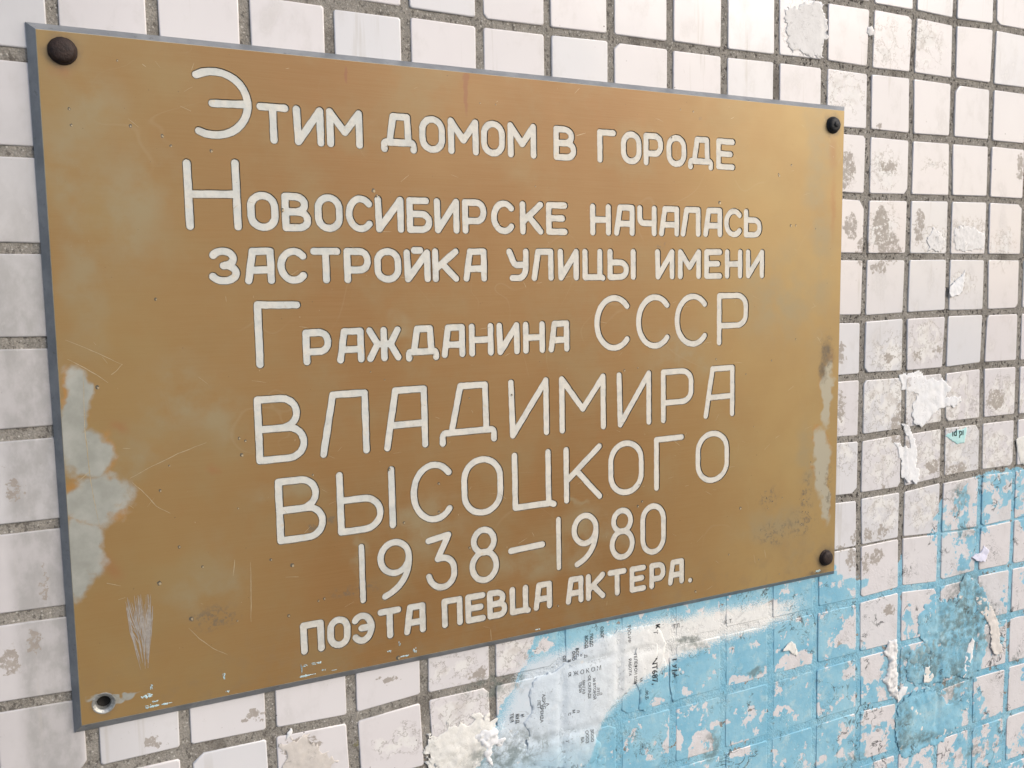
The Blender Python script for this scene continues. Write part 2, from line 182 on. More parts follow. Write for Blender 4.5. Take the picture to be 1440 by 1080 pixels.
HAZE = [(102.6, -362.4, 4.1, 23.3, 0.0), (119.0, -335.3, 14.5, 2.1, 25.0), (-45.6, -356.4, 3.8, 23.8, 0.0), (-18.1, -333.8, 20.0, 8.7, 0.0), (-197.5, -135.3, 14.4, 103.0, 0.0), (349.2, -120.8, 19.7, 147.4, 0.0), (-186.9, -76.7, 21.8, 23.3, 0.0), (-208.9, -238.0, 7.9, 20.1, 0.0), (-179.7, -273.1, 23.0, 16.7, 0.0), (345.4, -322.1, 16.1, 42.9, 0.0), (307.3, -378.4, 47.3, 18.2, 0.0), (312.2, -190.2, 46.4, 46.4, 0.0), (347.0, -408.4, 32.9, 18.8, 0.0), (-154.9, -241.5, 27.9, 29.5, 0.0), (-131.9, -260.2, 20.7, 17.3, 0.0), (-14.1, -208.5, 14.7, 9.3, 0.0), (1.8, -338.8, 36.5, 19.6, 0.0), (129.5, -366.1, 37.5, 27.0, 0.0), (76.3, -374.5, 46.9, 15.7, 0.0), (-140.9, -360.0, 25.0, 26.6, 0.0), (-172.1, -134.7, 26.6, 48.2, 0.0), (-91.6, -303.9, 22.3, 9.0, 0.0), (213.3, -232.3, 34.1, 22.0, 0.0)]
RUST = [(365.4, -71.2, 5.5, 19.6, 0.0), (366.4, -114.5, 4.0, 35.1, 0.0), (-195.7, -273.7, 0.0, 0.0, 0.0), (-200.6, -58.8, 7.7, 5.3, 0.0), (-133.2, -286.2, 5.7, 4.3, 20.0), (-190.9, -339.1, 6.0, 12.6, -30.0), (-182.5, -256.2, 7.5, 4.9, 30.0)]
DRIP = [(37.6, -50.1, 2.0, 17.5, 0.0), (37.8, -40.0, 3.1, 3.7, 0.0), (-42.7, -46.1, 1.4, 6.0, 0.0)]
SMUDGE = [(299.4, -353.5, 12.2, 12.0, 0.0), (342.1, -358.4, 8.0, 24.6, 0.0), (336.9, -379.2, 17.6, 16.0, 0.0), (362.0, -238.7, 9.7, 20.5, 0.0), (358.2, -250.5, 6.4, 14.5, 0.0), (366.2, -355.0, 4.9, 25.0, 0.0), (307.4, -384.5, 23.3, 12.1, 0.0), (-48.6, -375.0, 19.2, 3.8, 0.0), (-74.8, -331.1, 8.2, 2.8, 0.0), (-61.8, -324.9, 6.5, 3.7, 0.0), (193.7, -148.6, 6.5, 3.2, 0.0), (229.6, -53.9, 3.3, 1.6, 0.0), (-137.6, -378.4, 16.7, 8.9, 0.0)]
SOOT = [(-200.0, -48.2, 10.5, 10.2, 0.0), (364.1, -48.9, 11.1, 10.3, 0.0), (364.2, -413.4, 14.1, 12.0, 0.0), (355.5, -425.3, 14.8, 3.1, 0.0), (361.9, -236.9, 8.1, 14.4, 0.0), (358.2, -250.5, 5.6, 12.1, 0.0), (-200.7, -418.3, 7.5, 8.6, 0.0)]
PAPER = {
 'grimy_sheet': [(487.6, -505.6), (488.8, -486.5), (500.9, -478.9), (517.3, -477.5), (535.4, -484.8), (543.1, -476.9), (546.4, -461.3), (556.4, -458.6), (567.1, -468.8), (580.2, -480.9), (589.3, -495.4), (587.8, -508.2), (581.9, -515.8), (587.1, -535.0), (579.7, -555.4), (571.8, -564.8), (555.3, -564.9), (538.6, -556.4), (520.8, -559.8), (505.1, -561.5), (481.8, -554.4), (471.8, -540.5), (475.0, -523.9), (497.6, -517.9)],
 'low_sheet': [(465.5, -573.7), (470.8, -565.9), (484.9, -562.0), (504.2, -563.4), (521.3, -572.0), (529.8, -584.6), (544.9, -584.4), (562.0, -577.3), (566.7, -589.2), (552.8, -600.7), (541.3, -616.2), (523.4, -622.8), (501.6, -621.0), (487.3, -626.0), (471.1, -626.1), (464.8, -608.4), (460.4, -589.9)],
 'big_flap': [(455.7, -260.3), (483.8, -258.5), (488.7, -265.3), (514.3, -268.0), (523.3, -275.9), (517.0, -285.5), (530.5, -283.7), (538.4, -286.9), (538.6, -290.9), (517.3, -293.5), (506.0, -296.0), (493.0, -303.7), (485.8, -310.4), (474.6, -306.2), (473.1, -292.4), (475.6, -284.1), (480.9, -277.9), (469.8, -276.6), (458.8, -274.0)],
 'strip': [(459.9, -303.8), (469.1, -308.4), (475.9, -317.5), (482.1, -335.8), (478.8, -345.4), (483.6, -350.6), (482.1, -358.4), (478.5, -362.6), (473.7, -358.8), (468.2, -360.2), (459.7, -352.1), (461.1, -340.4), (455.2, -326.8), (449.6, -318.5), (462.5, -326.1), (472.6, -327.0)],
 'left_flap': [(537.8, -168.0), (537.3, -177.1), (534.9, -188.3), (527.2, -190.1), (519.6, -192.0), (515.7, -188.0), (517.3, -181.6), (526.6, -175.8)],
 'edge': [(618.8, -333.0), (627.3, -330.8), (644.5, -328.0), (646.6, -362.0), (626.7, -357.9), (624.0, -349.1)],
 'cyan': [(517.5, -320.3), (532.9, -317.5), (546.7, -315.2), (546.1, -324.7), (543.4, -330.6), (533.5, -329.1), (526.5, -326.4)],
 'lilac': [(577.8, -434.1), (584.4, -440.0), (577.6, -450.4), (568.2, -448.3), (559.8, -443.5), (563.7, -441.3), (571.9, -440.3)],
 'thick_strip': [(450.3, -506.8), (455.8, -505.8), (461.4, -508.2), (462.0, -524.7), (461.5, -538.3), (464.1, -559.6), (463.4, -566.3), (456.7, -562.1), (450.0, -553.1), (444.2, -543.6), (448.5, -535.7), (450.0, -525.7), (444.2, -516.5), (446.9, -512.9)],
 'pink_chip': [(498.5, -541.1), (505.3, -541.1), (511.1, -540.8), (513.3, -546.2), (513.6, -552.6), (507.9, -556.4), (503.1, -558.2), (497.1, -554.8), (495.9, -549.0)],
 'long_curl': [(567.8, -483.2), (582.6, -488.5), (592.7, -499.6), (600.8, -513.4), (603.9, -530.9), (609.1, -546.6), (598.4, -548.9), (590.3, -535.6), (591.7, -521.3), (581.5, -507.1), (572.7, -498.3)],
 'white_flap': [(320.7, -490.9), (326.1, -486.3), (331.7, -483.6), (336.6, -487.7), (339.1, -493.3), (338.4, -498.9), (334.3, -495.5), (329.4, -492.0)],
 'corner_lump': [(10.2, -486.7), (16.8, -481.4), (26.4, -486.8), (36.4, -482.2), (48.6, -487.7), (60.9, -494.9), (62.4, -502.8), (73.9, -510.0), (82.5, -524.2), (88.2, -538.4), (20.0, -523.3), (5.1, -516.8), (-2.9, -501.7), (-0.5, -491.9)],
 'knot': [(38.4, -492.8), (42.9, -491.7), (52.3, -496.6), (53.9, -502.4), (60.6, -506.7), (58.3, -509.4), (51.5, -507.8), (49.1, -513.6), (47.8, -522.5), (43.9, -519.9), (44.7, -509.3), (38.1, -503.9), (36.0, -498.1)],
 'tile_patch': [(-99.4, -471.7), (-95.2, -469.9), (-86.0, -469.2), (-80.8, -468.5), (-79.1, -472.8), (-73.8, -480.0), (-67.3, -484.6), (-65.7, -490.9), (-69.7, -497.3), (-100.6, -489.3), (-97.9, -480.8)],
 'white_sheet': [(82.3, -468.2), (98.4, -463.4), (113.5, -458.2), (132.2, -448.0), (143.6, -443.4), (164.1, -442.1), (180.5, -442.8), (193.9, -447.6), (191.9, -456.5), (193.9, -471.4), (185.1, -478.4), (180.4, -486.1), (171.7, -488.3), (166.4, -493.0), (154.6, -500.7), (145.5, -506.7), (141.6, -514.9), (136.4, -522.3), (140.8, -532.0), (134.3, -544.7), (119.8, -545.0), (100.2, -538.8), (85.2, -536.0), (76.6, -521.6), (79.8, -505.9), (75.9, -496.8), (81.9, -489.9), (78.6, -478.3)],
 'printed_strip': [(180.5, -442.8), (191.9, -443.7), (197.3, -450.5), (201.4, -461.2), (200.0, -472.6), (204.1, -482.2), (198.6, -489.9), (194.5, -499.0), (187.0, -505.0), (182.2, -512.8), (175.6, -510.1), (177.0, -497.0), (172.4, -487.3), (175.7, -476.4), (172.5, -464.3)],
 'seam_strip': [(204.8, -473.6), (212.4, -472.1), (216.6, -484.8), (215.2, -496.4), (213.8, -511.0), (208.2, -511.5), (205.4, -497.3)],
 'dome': [(477.2, -531.2), (486.3, -521.2), (497.6, -517.9), (512.1, -515.7), (513.6, -527.9), (498.2, -531.9), (488.6, -533.5), (483.1, -539.3)],
 'sliver': [(555.3, -543.3), (558.7, -529.6), (563.6, -524.7), (566.9, -529.0), (564.6, -545.1), (560.1, -558.7), (554.2, -563.3), (550.9, -559.0)],
 'triangle': [(463.2, -561.4), (468.6, -554.3), (476.2, -555.9), (474.4, -561.1), (467.1, -567.2), (463.4, -568.4)],
 'grout_scrap': [(-96.5, -468.6), (-95.4, -464.0), (-93.0, -461.7), (-92.2, -464.3), (-94.2, -467.2)],
 'plug_white': [(407.7, 35.9), (412.6, 37.0), (415.2, 33.9), (414.4, 29.7), (409.5, 28.6), (407.0, 31.8)],
 'tile_smear': [(318.0, 38.2), (338.0, 47.9), (357.8, 49.8), (359.6, 37.7), (362.1, 30.7), (364.6, 25.3), (360.0, 19.2), (357.9, 12.2), (358.8, 4.9), (337.2, 5.6), (323.6, 8.6), (319.0, 21.9)],
 'plaster_a': [(486.6, -138.7), (493.6, -130.3), (505.8, -133.9), (511.8, -143.5), (503.7, -149.9), (488.8, -149.4)],
 'plaster_b': [(521.7, -129.8), (534.9, -125.7), (550.6, -129.3), (564.8, -136.9), (563.4, -147.5), (545.8, -150.3), (524.4, -149.1)],
 'base_smear': [(-0.9, -506.4), (20.6, -502.3), (53.6, -515.9), (79.5, -521.3), (112.5, -536.3), (143.9, -542.0), (141.2, -560.9), (-6.6, -521.6)],
}
TEXTS = [('TNT687,', (190.5, -479.5), 8), ('ГУМ...', (210.3, -485.3), 8.5), ('...00,Б', (183.0, -498.3), 4.5), ('ТОО-ИР', (166.7, -446.6), 4.2), ('к', (193.9, -445.3), 8), ('Т', (191.2, -450.0), 6), ('ОЛ', (109.3, -455.1), 3.8), ('В', (113.6, -457.6), 3.8), ('ОНО', (117.3, -454.5), 3.8), ('ВССЗ', (120.4, -453.4), 3.8), ('о', (124.0, -455.3), 3.8), ('Д', (127.7, -456.6), 3.8), ('ПОДС', (132.9, -445.3), 4), ('ЗООД', (128.5, -445.6), 4), ('ОЗОГ', (142.3, -440.9), 4), ('ТВЛИ', (122.5, -480.1), 3.6), ('МАГАЗ', (125.6, -480.7), 3.6), ('ОЕ СКЛАДЕ', (130.6, -481.8), 3.6), ('20 ВТОРОЙ', (134.9, -483.9), 3.6), ('ЛТО', (138.1, -486.8), 3.6), ('Л', (140.6, -489.1), 3.6), ('ТЕЛЕФОН 3258', (172.4, -475.8), 4), ('УЛИЦА ТИТОВА', (177.7, -474.0), 4), ('РАБОТА', (167.2, -473.5), 4), ('АДРЕС', (91.4, -484.4), 3.8), ('ЛЕТ', (87.3, -485.7), 3.8), ('А', (94.4, -487.3), 4), ('АРЕНДА', (89.5, -493.3), 3.8), ('ВУД', (69.6, -492.6), 4), ('И', (73.7, -491.3), 4), ('ТЕЛ', (65.0, -491.0), 4), ('М', (116.7, -497.9), 3.6), ('Л', (120.4, -498.7), 3.6), ('С', (113.0, -499.2), 3.6), ('ЗООО', (132.7, -520.8), 4), ('ОООЗ', (128.2, -520.9), 4), ('ВА', (123.8, -522.1), 4), ('У', (110.9, -520.1), 4)]
HTEXTS = [('Я Ж О К О М', (127.0, -468.7), 5.5), ('К. Т.', (263.8, -454.3), 5), ('ТЛ ..', (213.1, -448.7), 5.5)]
SCR = [[(-208.0, -205.3), (-197.6, -210.5), (-189.4, -214.9), (-179.8, -220.6)], [(-207.6, -216.1), (-198.9, -221.7), (-193.7, -225.6), (-187.8, -230.4)], [(-179.8, -220.2), (-182.5, -223.3), (-185.7, -226.0)], [(-179.7, -286.9), (-166.7, -280.7), (-152.7, -274.8), (-136.4, -269.4)], [(-178.3, -289.2), (-171.5, -297.1), (-166.1, -305.0), (-158.5, -310.2)], [(-114.2, -346.2), (-114.3, -357.5), (-115.5, -384.6)], [(-152.1, -381.6), (-146.4, -389.4), (-138.5, -397.2), (-130.4, -402.8)], [(-195.1, -346.9), (-187.7, -349.8)], [(348.6, -324.3), (351.7, -322.7)], [(-123.4, -343.5), (-124.8, -353.6)], [(-200.1, -222.5), (-201.2, -254.8), (-199.9, -287.7), (-196.9, -313.0)], [(-207.0, -286.1), (-199.4, -280.3)], [(284.9, -399.4), (286.5, -406.8)], [(296.1, -396.8), (297.8, -404.3)], [(47.4, -419.2), (47.8, -427.0)], [(-160.1, -51.1), (-158.3, -52.5)]]
BRUSH = [(-183.5, -356.5), (-171.3, -358.5), (-172.6, -376.5), (-177.0, -399.8), (-180.7, -403.4), (-182.6, -396.4), (-186.0, -374.1)]
DENTS = [((-198.7, -78.7), 2.2), ((-198.1, -87.5), 2), ((-168.3, -85.8), 2.5), ((-151.7, -90.3), 2.6), ((-147.4, -95.6), 2), ((-125.2, -97.2), 2.6), ((-27.8, -116.5), 3.5), ((-25.5, -119.6), 2.5), ((-85.5, -130.2), 3), ((-160.0, -183.5), 2.2), ((-193.4, -232.9), 3), ((-163.6, -295.9), 2.2), ((-157.8, -281.5), 1.6), ((-154.8, -331.0), 2.4), ((-119.9, -311.8), 1.6), ((-88.7, -352.3), 3.5), ((-101.7, -346.7), 2.4), ((-142.2, -345.1), 2.2), ((-150.3, -376.2), 3.5), ((-92.3, -384.6), 2.6), ((-69.3, -377.3), 2.4), ((-73.1, -378.1), 2), ((-123.6, -382.3), 1.8), ((-167.0, -351.4), 3.4), ((327.1, -223.7), 2), ((301.6, -240.2), 2), ((275.3, -249.8), 1.6), ((245.4, -236.5), 2), ((320.3, -131.3), 3), ((325.6, -131.2), 2.4), ((320.2, -83.2), 2.2), ((307.7, -92.2), 3), ((307.0, -91.1), 2.2), ((248.1, -115.4), 3.6), ((347.1, -133.6), 1.6), ((259.1, -395.7), 2), ((270.5, -358.9), 3.5), ((290.2, -404.4), 1.5), ((312.5, -419.9), 1.6), ((173.1, -329.0), 1.4), ((10.7, -330.1), 2.4), ((11.3, -310.5), 2.6), ((-23.3, -297.2), 3), ((-116.3, -279.0), 3), ((-113.8, -270.5), 2), ((-117.4, -268.4), 2.4), ((-73.4, -295.8), 2), ((-172.9, -50.4), 1.5), ((47.7, -56.2), 1.3), ((59.2, -56.2), 1.3), ((223.0, -48.6), 2), ((211.2, -47.9), 1.6), ((203.4, -68.7), 1.5), ((88.4, -109.3), 1.3), ((35.1, -253.8), 1.4), ((-33.6, -232.2), 1.4), ((-24.3, -237.8), 1.2), ((67.4, -253.4), 1.8), ((172.3, -239.6), 1.6), ((160.3, -241.1), 2.6), ((175.6, -342.0), 2.4), ((171.7, -345.4), 3), ((-14.2, -334.3), 2.6), ((32.6, -357.9), 2.6), ((-21.1, -426.4), 4), ((101.9, -411.4), 2.2), ((225.9, -421.0), 3), ((345.5, -328.2), 1.5), ((314.7, -355.2), 1.5), ((338.1, -359.8), 2), ((340.7, -370.5), 1.6), ((336.1, -380.3), 2), ((292.2, -379.5), 1.5), ((299.5, -362.4), 1.5), ((283.8, -293.0), 1.3)]
MARKS = [((366.1, -280.0), 3.0, 0.5), ((360.6, -178.0), 2.1, 0.5), ((364.0, -149.7), 0.6, 1.5), ((355.3, -338.4), 0.72, 3.5), ((353.0, -344.3), 0.6, 2.5), ((366.1, -351.8), 1.5, 2.0), ((358.0, -354.0), 0.6, 1.5), ((337.5, -369.5), 1.5, 2.0), ((343.9, -370.9), 1.2, 1.5), ((343.4, -384.3), 1.8, 0.5), ((330.8, -389.4), 1.8, 0.7), ((340.3, -389.5), 1.8, 0.5), ((347.2, -332.6), 0.6, 3.0), ((344.1, -380.1), 1.2, 1.0), ((329.8, -378.3), 0.84, 0.7), ((297.9, -353.3), 1.2, 4.0), ((304.0, -357.0), 1.8, 1.5), ((338.0, -354.9), 1.2, 4.0), ((333.4, -358.6), 0.72, 2.5)]
SPLASH = [((-177.6, -419.0), 4.5, 2.5), ((-174.6, -414.8), 1.0, 3.0), ((-173.1, -423.1), 2.5, 1.0), ((-176.4, -425.9), 3.5, 2.0), ((-173.0, -428.4), 4.0, 2.0), ((-167.8, -427.4), 2.5, 2.0), ((-164.7, -429.9), 1.5, 1.0), ((-131.6, -427.7), 1.5, 2.0), ((-133.2, -415.9), 1.5, 2.5), ((-83.3, -428.7), 4.5, 2.5), ((-78.7, -428.3), 2.5, 1.0), ((-82.9, -419.3), 2.5, 1.0), ((-75.6, -418.9), 5.0, 1.0), ((-85.7, -420.6), 0.6, 4.0), ((-71.6, -424.5), 2.0, 0.75), ((-64.7, -426.9), 2.5, 0.8), ((-17.1, -427.2), 5.0, 1.5), ((-9.4, -423.2), 2.0, 2.5), ((-26.9, -420.8), 2.5, 1.0), ((-19.8, -416.7), 1.0, 2.0), ((355.4, -424.0), 5.0, 1.5), ((84.6, -428.1), 3.0, 1.5)]


PIT = 51.5
# ------------------------------------------------------------------ helpers
def link(name, me, mat=None, parent=None, **kw):
    o = bpy.data.objects.new(name, me); COL.objects.link(o)
    if mat is not None:
        for q in (mat if isinstance(mat, (list, tuple)) else [mat]): me.materials.append(q)
    if parent is not None: o.parent = parent
    for k, v in kw.items(): o[k] = v
    return o
def mesh(name, vs, fs, smooth=False, mi=None):
    me = bpy.data.meshes.new(name); me.from_pydata([tuple(v) for v in vs], [], fs)
    if smooth: me.polygons.foreach_set('use_smooth', [True]*len(me.polygons))
    if mi is not None: me.polygons.foreach_set('material_index', mi)
    me.update(); return me
def empty(name, loc, label, cat, group=None):
    o = bpy.data.objects.new(name, None); o.empty_display_size = 0.02; COL.objects.link(o)
    o.location = loc; o['label'] = label; o['category'] = cat
    if group: o['group'] = group
    return o
def fbm(x, z, sc, seed=0, octv=4):
    return noise.fractal(Vector((x/sc+seed*17.3, z/sc-seed*5.1, seed*3.7)), 1.0, 2.1, octv)

class NT:
    """small wrapper for writing shader node graphs"""
    def __init__(s, name, color=(1,1,1), rough=.5):
        s.m = bpy.data.materials.new(name); s.m.use_nodes = True; s.t = s.m.node_tree
        s.b = s.t.nodes['Principled BSDF']
        s.b.inputs['Base Color'].default_value = (*color, 1); s.b.inputs['Roughness'].default_value = rough
        g = s.t.nodes.new('ShaderNodeNewGeometry'); s.pos = g.outputs['Position']; s.nor = g.outputs['Normal']
        s.pos = s.vm('SCALE', s.pos, scale=1000.0)       # work in millimetres
    def n(s, t): return s.t.nodes.new(t)
    def put(s, sock, v):
        if isinstance(v, (int, float)): sock.default_value = v
        elif isinstance(v, (tuple, list)):
            sock.default_value = tuple(v) + ((1,) if len(v) == 3 and len(sock.default_value) == 4 else ())
        else: s.t.links.new(v, sock)
    def vm(s, op, a, b=None, scale=None):
        n = s.n('ShaderNodeVectorMath'); n.operation = op; s.put(n.inputs[0], a)
        if b is not None: s.put(n.inputs[1], b)
        if scale is not None: s.put(n.inputs['Scale'], scale)
        return n.outputs['Value'] if op in ('LENGTH', 'DISTANCE', 'DOT_PRODUCT') else n.outputs[0]
    def ma(s, op, a, b=None, c=None, clamp=False):
        n = s.n('ShaderNodeMath'); n.operation = op; n.use_clamp = clamp; s.put(n.inputs[0], a)
        if b is not None: s.put(n.inputs[1], b)
        if c is not None: s.put(n.inputs[2], c)
        return n.outputs[0]
    def noise(s, sc, det=4, rough=.55, off=0.0, aspect=None, dist=0.0, color=False, vec=None):
        v = vec or s.pos
        k = 1.0/sc
        v = s.vm('MULTIPLY', v, tuple(k*a for a in (aspect or (1, 1, 1))))
        v = s.vm('ADD', v, (off, off*1.7, -off*.6))
        n = s.n('ShaderNodeTexNoise'); n.inputs['Scale'].default_value = 1.0; n.inputs['Detail'].default_value = det
        n.inputs['Roughness'].default_value = rough; n.inputs['Distortion'].default_value = dist
        s.put(n.inputs['Vector'], v)
        return n.outputs['Color'] if color else n.outputs['Fac']
    def vor(s, sc, feat='F1', off=0.0, out='Distance', rnd=1.0):
        v = s.vm('ADD', s.vm('SCALE', s.pos, scale=1.0/sc), (off, off, off))
        n = s.n('ShaderNodeTexVoronoi'); n.feature = feat; n.inputs['Scale'].default_value = 1.0; n.inputs['Randomness'].default_value = rnd
        s.put(n.inputs['Vector'], v); return n.outputs[out]
    def step(s, v, a, b, lo=0.0, hi=1.0):
        n = s.n('ShaderNodeMapRange'); n.interpolation_type = 'SMOOTHSTEP'; s.put(n.inputs[0], v)
        s.put(n.inputs[1], a); s.put(n.inputs[2], b); s.put(n.inputs[3], lo); s.put(n.inputs[4], hi)
        return n.outputs[0]
    def mix(s, f, a, b, mode='MIX'):
        n = s.n('ShaderNodeMix'); n.data_type = 'RGBA'; n.blend_type = mode; s.put(n.inputs[0], f)
        s.put(n.inputs[6], a); s.put(n.inputs[7], b); return n.outputs[2]
    def mixf(s, f, a, b):
        n = s.n('ShaderNodeMix'); n.data_type = 'FLOAT'; s.put(n.inputs[0], f); s.put(n.inputs[2], a); s.put(n.inputs[3], b)
        return n.outputs[0]
    def xyz(s, v):
        n = s.n('ShaderNodeSeparateXYZ'); s.put(n.inputs[0], v); return n.outputs
    def warp(s, amt, sc, off=0.0):
        c = s.noise(sc, 3, .6, off, color=True)
        return s.vm('ADD', s.pos, s.vm('SCALE', s.vm('SUBTRACT', c, (.5, .5, .5)), scale=amt*2))
    def ell(s, lst, pos=None):
        """union of ellipses on the wall: 1 in a centre, 0 on an outline, below outside"""
        pos = pos or s.pos; acc = None
        for (cx, cz, rx, rz, rot) in lst:
            if rx < .3: continue
            v = s.vm('SUBTRACT', s.vm('MULTIPLY', pos, (1, 0, 1)), (cx, 0, cz))
            if rot:
                r = s.n('ShaderNodeVectorRotate'); r.rotation_type = 'Y_AXIS'; r.inputs['Angle'].default_value = math.radians(-rot)
                s.put(r.inputs['Vector'], v); v = r.outputs[0]
            e = s.ma('SUBTRACT', 1.0, s.vm('LENGTH', s.vm('MULTIPLY', v, (1/rx, 0, 1/rz))))
            acc = e if acc is None else s.ma('MAXIMUM', acc, e)
        return acc
    def curve(s, pts, x, x0, x1, y0, y1):
        n = s.n('ShaderNodeFloatCurve'); c = n.mapping.curves[0]
        P = sorted(((p[0]-x0)/(x1-x0), (p[1]-y0)/(y1-y0)) for p in pts)
        P = [(min(max(a, 0), 1), min(max(b, 0), 1)) for a, b in P]
        if P[0][0] > 0: P = [(0, P[0][1])] + P
        if P[-1][0] < 1: P = P + [(1, P[-1][1])]
        c.points[0].location = P[0]; c.points[1].location = P[-1]
        for p in P[1:-1]: c.points.new(*p)
        for p in c.points: p.handle_type = 'VECTOR'
        n.mapping.update()
        s.put(n.inputs['Value'], s.ma('DIVIDE', s.ma('SUBTRACT', x, x0), x1-x0, clamp=True))
        return s.ma('MULTIPLY_ADD', n.outputs[0], y1-y0, y0)
    def bump(s, h, dist, strength=1.0, prev=None):
        n = s.n('ShaderNodeBump'); n.inputs['Strength'].default_value = strength; n.inputs['Distance'].default_value = dist*MM
        s.put(n.inputs['Height'], h)
        if prev is not None: s.put(n.inputs['Normal'], prev)
        return n.outputs[0]
    def fin(s, col=None, rough=None, nor=None, metal=None, spec=None, coat=None):
        if col is not None: s.put(s.b.inputs['Base Color'], col)
        if rough is not None: s.put(s.b.inputs['Roughness'], rough)
        if nor is not None: s.put(s.b.inputs['Normal'], nor)
        if metal is not None: s.put(s.b.inputs['Metallic'], metal)
        if spec is not None: s.put(s.b.inputs['Specular IOR Level'], spec)
        return s.m

# ------------------------------------------------------------------ paint on the wall: one layer shared by tiles, joints and paper
def paint_layers(g, col, rough, peel_t, kind):
    """blue wall paint, white spray and grime laid over whatever is below; returns colour, roughness, height"""
    x, _, z = g.xyz(g.pos)
    wob = g.ma('MULTIPLY', g.ma('SUBTRACT', g.noise(14, 5, .65, 3.1), .5), 34.0)
    bt = g.curve(BLUE_TOP, x, 0, 700, -600, -300)
    inb = g.ma('SUBTRACT', bt, g.ma('ADD', z, wob))
    xl = g.ma('SUBTRACT', x, g.ma('MULTIPLY_ADD', g.ma('ADD', z, 440.0), .55, 82.0))      # slanting left end of the painted area
    inb = g.ma('MINIMUM', inb, g.ma('ADD', xl, g.ma('MULTIPLY', wob, .7)))
    blue = g.step(inb, -.6, .6)
    # flaked places: marked bare zones plus scattered flakes, more of them to the right
    flk = g.noise(15, 4, .62, 9.3)
    flk2 = g.noise(5.5, 3, .6, 4.4)
    zones = g.ell(BARE, g.warp(11, 16, 5.5))
    zf = g.step(zones, -.35, .25)
    east = g.step(x, 330.0, 480.0)
    thr = g.ma('SUBTRACT', peel_t, g.ma('MULTIPLY', zf, .20 if kind == 'tile' else .03))
    thr = g.ma('SUBTRACT', thr, g.ma('MULTIPLY', east, .075 if kind == 'tile' else .0))
    f = g.ma('ADD', g.ma('MULTIPLY', flk, .72), g.ma('MULTIPLY', flk2, .28))
    peel = g.step(g.ma('SUBTRACT', f, thr), -.004, .006)
    blue = g.ma('MULTIPLY', blue, g.ma('SUBTRACT', 1.0, peel))
    tone = g.noise(30, 5, .6, 1.2)
    bc = g.mix(g.step(tone, .35, .7), (.205, .475, .63), (.32, .58, .70))
    bc = g.mix(g.step(g.noise(6, 5, .7, 8.8), .55, .8), bc, (.34, .50, .55))
    bc = g.mix(g.step(g.noise(11, 5, .7, 28.0), .50, .72, 0, .75), bc, (.44, .63, .69))
    bc = g.mix(g.step(g.noise(3.0, 4, .75, 29.0), .60, .72, 0, .6), bc, (.55, .66, .69))
    # white spray band
    wt = g.curve(WHITE_TOP, x, 0, 700, -600, -300); wb = g.curve(WHITE_BOT, x, 0, 700, -600, -300)
    wn = g.ma('MULTIPLY', g.ma('SUBTRACT', g.noise(20, 3, .5, 6.6), .5), 8.0)
    gr = g.ma('MULTIPLY', g.ma('SUBTRACT', g.noise(.8, 2, .7, 2.2), .5), 22.0)
    dw = g.ma('MINIMUM', g.ma('SUBTRACT', g.ma('ADD', wt, wn), z), g.ma('SUBTRACT', z, g.ma('ADD', wb, wn)))
    dw = g.ma('MINIMUM', dw, g.ma('MULTIPLY', g.ma('SUBTRACT', 336.0, x), .25))
    dw = g.ma('MINIMUM', dw, g.ma('MULTIPLY', xl, .6))
    white = g.step(g.ma('ADD', dw, gr), -2.5, 5.5)
    white = g.ma('MULTIPLY', white, .95)
    white = g.ma('MULTIPLY', white, g.step(z, -545.0, -505.0, .45, 1.0))
    wc = g.mix(g.step(x, 110.0, 200.0), (.66, .73, .79), (.85, .84, .81))
    # spots of white spray
    sp = g.step(g.vor(22, off=3.0), .045, .075, 1, 0)
    sp = g.ma('MULTIPLY', sp, g.step(g.noise(60, 1, .5, 7.7), .5, .6))
    out = g.mix(blue, col, bc)
    out = g.mix(white, out, wc)
    cover = g.ma('MAXIMUM', blue, white)
    out = g.mix(g.ma('MULTIPLY', blue, sp), out, (.8, .82, .82))
    # dark wrinkles and scuffs, only where there is paint or paper
    near = g.step(inb, -10.0, 6.0)
    r1 = g.ma('ABSOLUTE', g.ma('SUBTRACT', g.noise(26, 4, .6, 11.0, dist=1.0), .5))
    w1 = g.ma('MULTIPLY', g.step(r1, .002, g.ma('MULTIPLY_ADD', east, .014, .014), 1, 0), g.step(g.noise(22, 3, .5, 12.0), .54, .64))
    r2 = g.ma('ABSOLUTE', g.ma('SUBTRACT', g.noise(9, 4, .65, 15.0, dist=1.5), .5))
    w2 = g.ma('MULTIPLY', g.step(r2, .002, .018, 1, 0), g.step(g.noise(30, 3, .6, 16.0), .56, .66))
    wr = g.ma('MULTIPLY', g.ma('MULTIPLY', g.ma('MAXIMUM', w1, w2), near), g.ma('SUBTRACT', 1.0, g.ma('MULTIPLY', white, .75)))
    out = g.mix(g.ma('MULTIPLY', wr, .85), out, (.04, .045, .045))
    gz = g.step(g.ell(GRIME, g.warp(12, 20, 2.5)), -.3, .5)
    gg = g.ma('MULTIPLY', gz, g.step(g.noise(7, 5, .7, 18.0), .38, .62))
    out = g.mix(g.ma('MULTIPLY', gg, .68), out, (.13, .165, .15))
    sc = g.ma('MULTIPLY', g.step(g.noise(2.2, 3, .7, 20.0), .63, .71), near)
    out = g.mix(g.ma('MULTIPLY', sc, .5), out, (.09, .10, .10))
    rg = g.mixf(cover, rough, .62)
    low = g.step(z, -425.0, -440.0)                     # cheap stand-in for the painted area, relief only
    low = g.ma('MULTIPLY', low, g.step(x, 70.0, 100.0))
    h = g.ma('MULTIPLY', low, g.ma('MULTIPLY', g.noise(8, 4, .65, 22.0), .5))
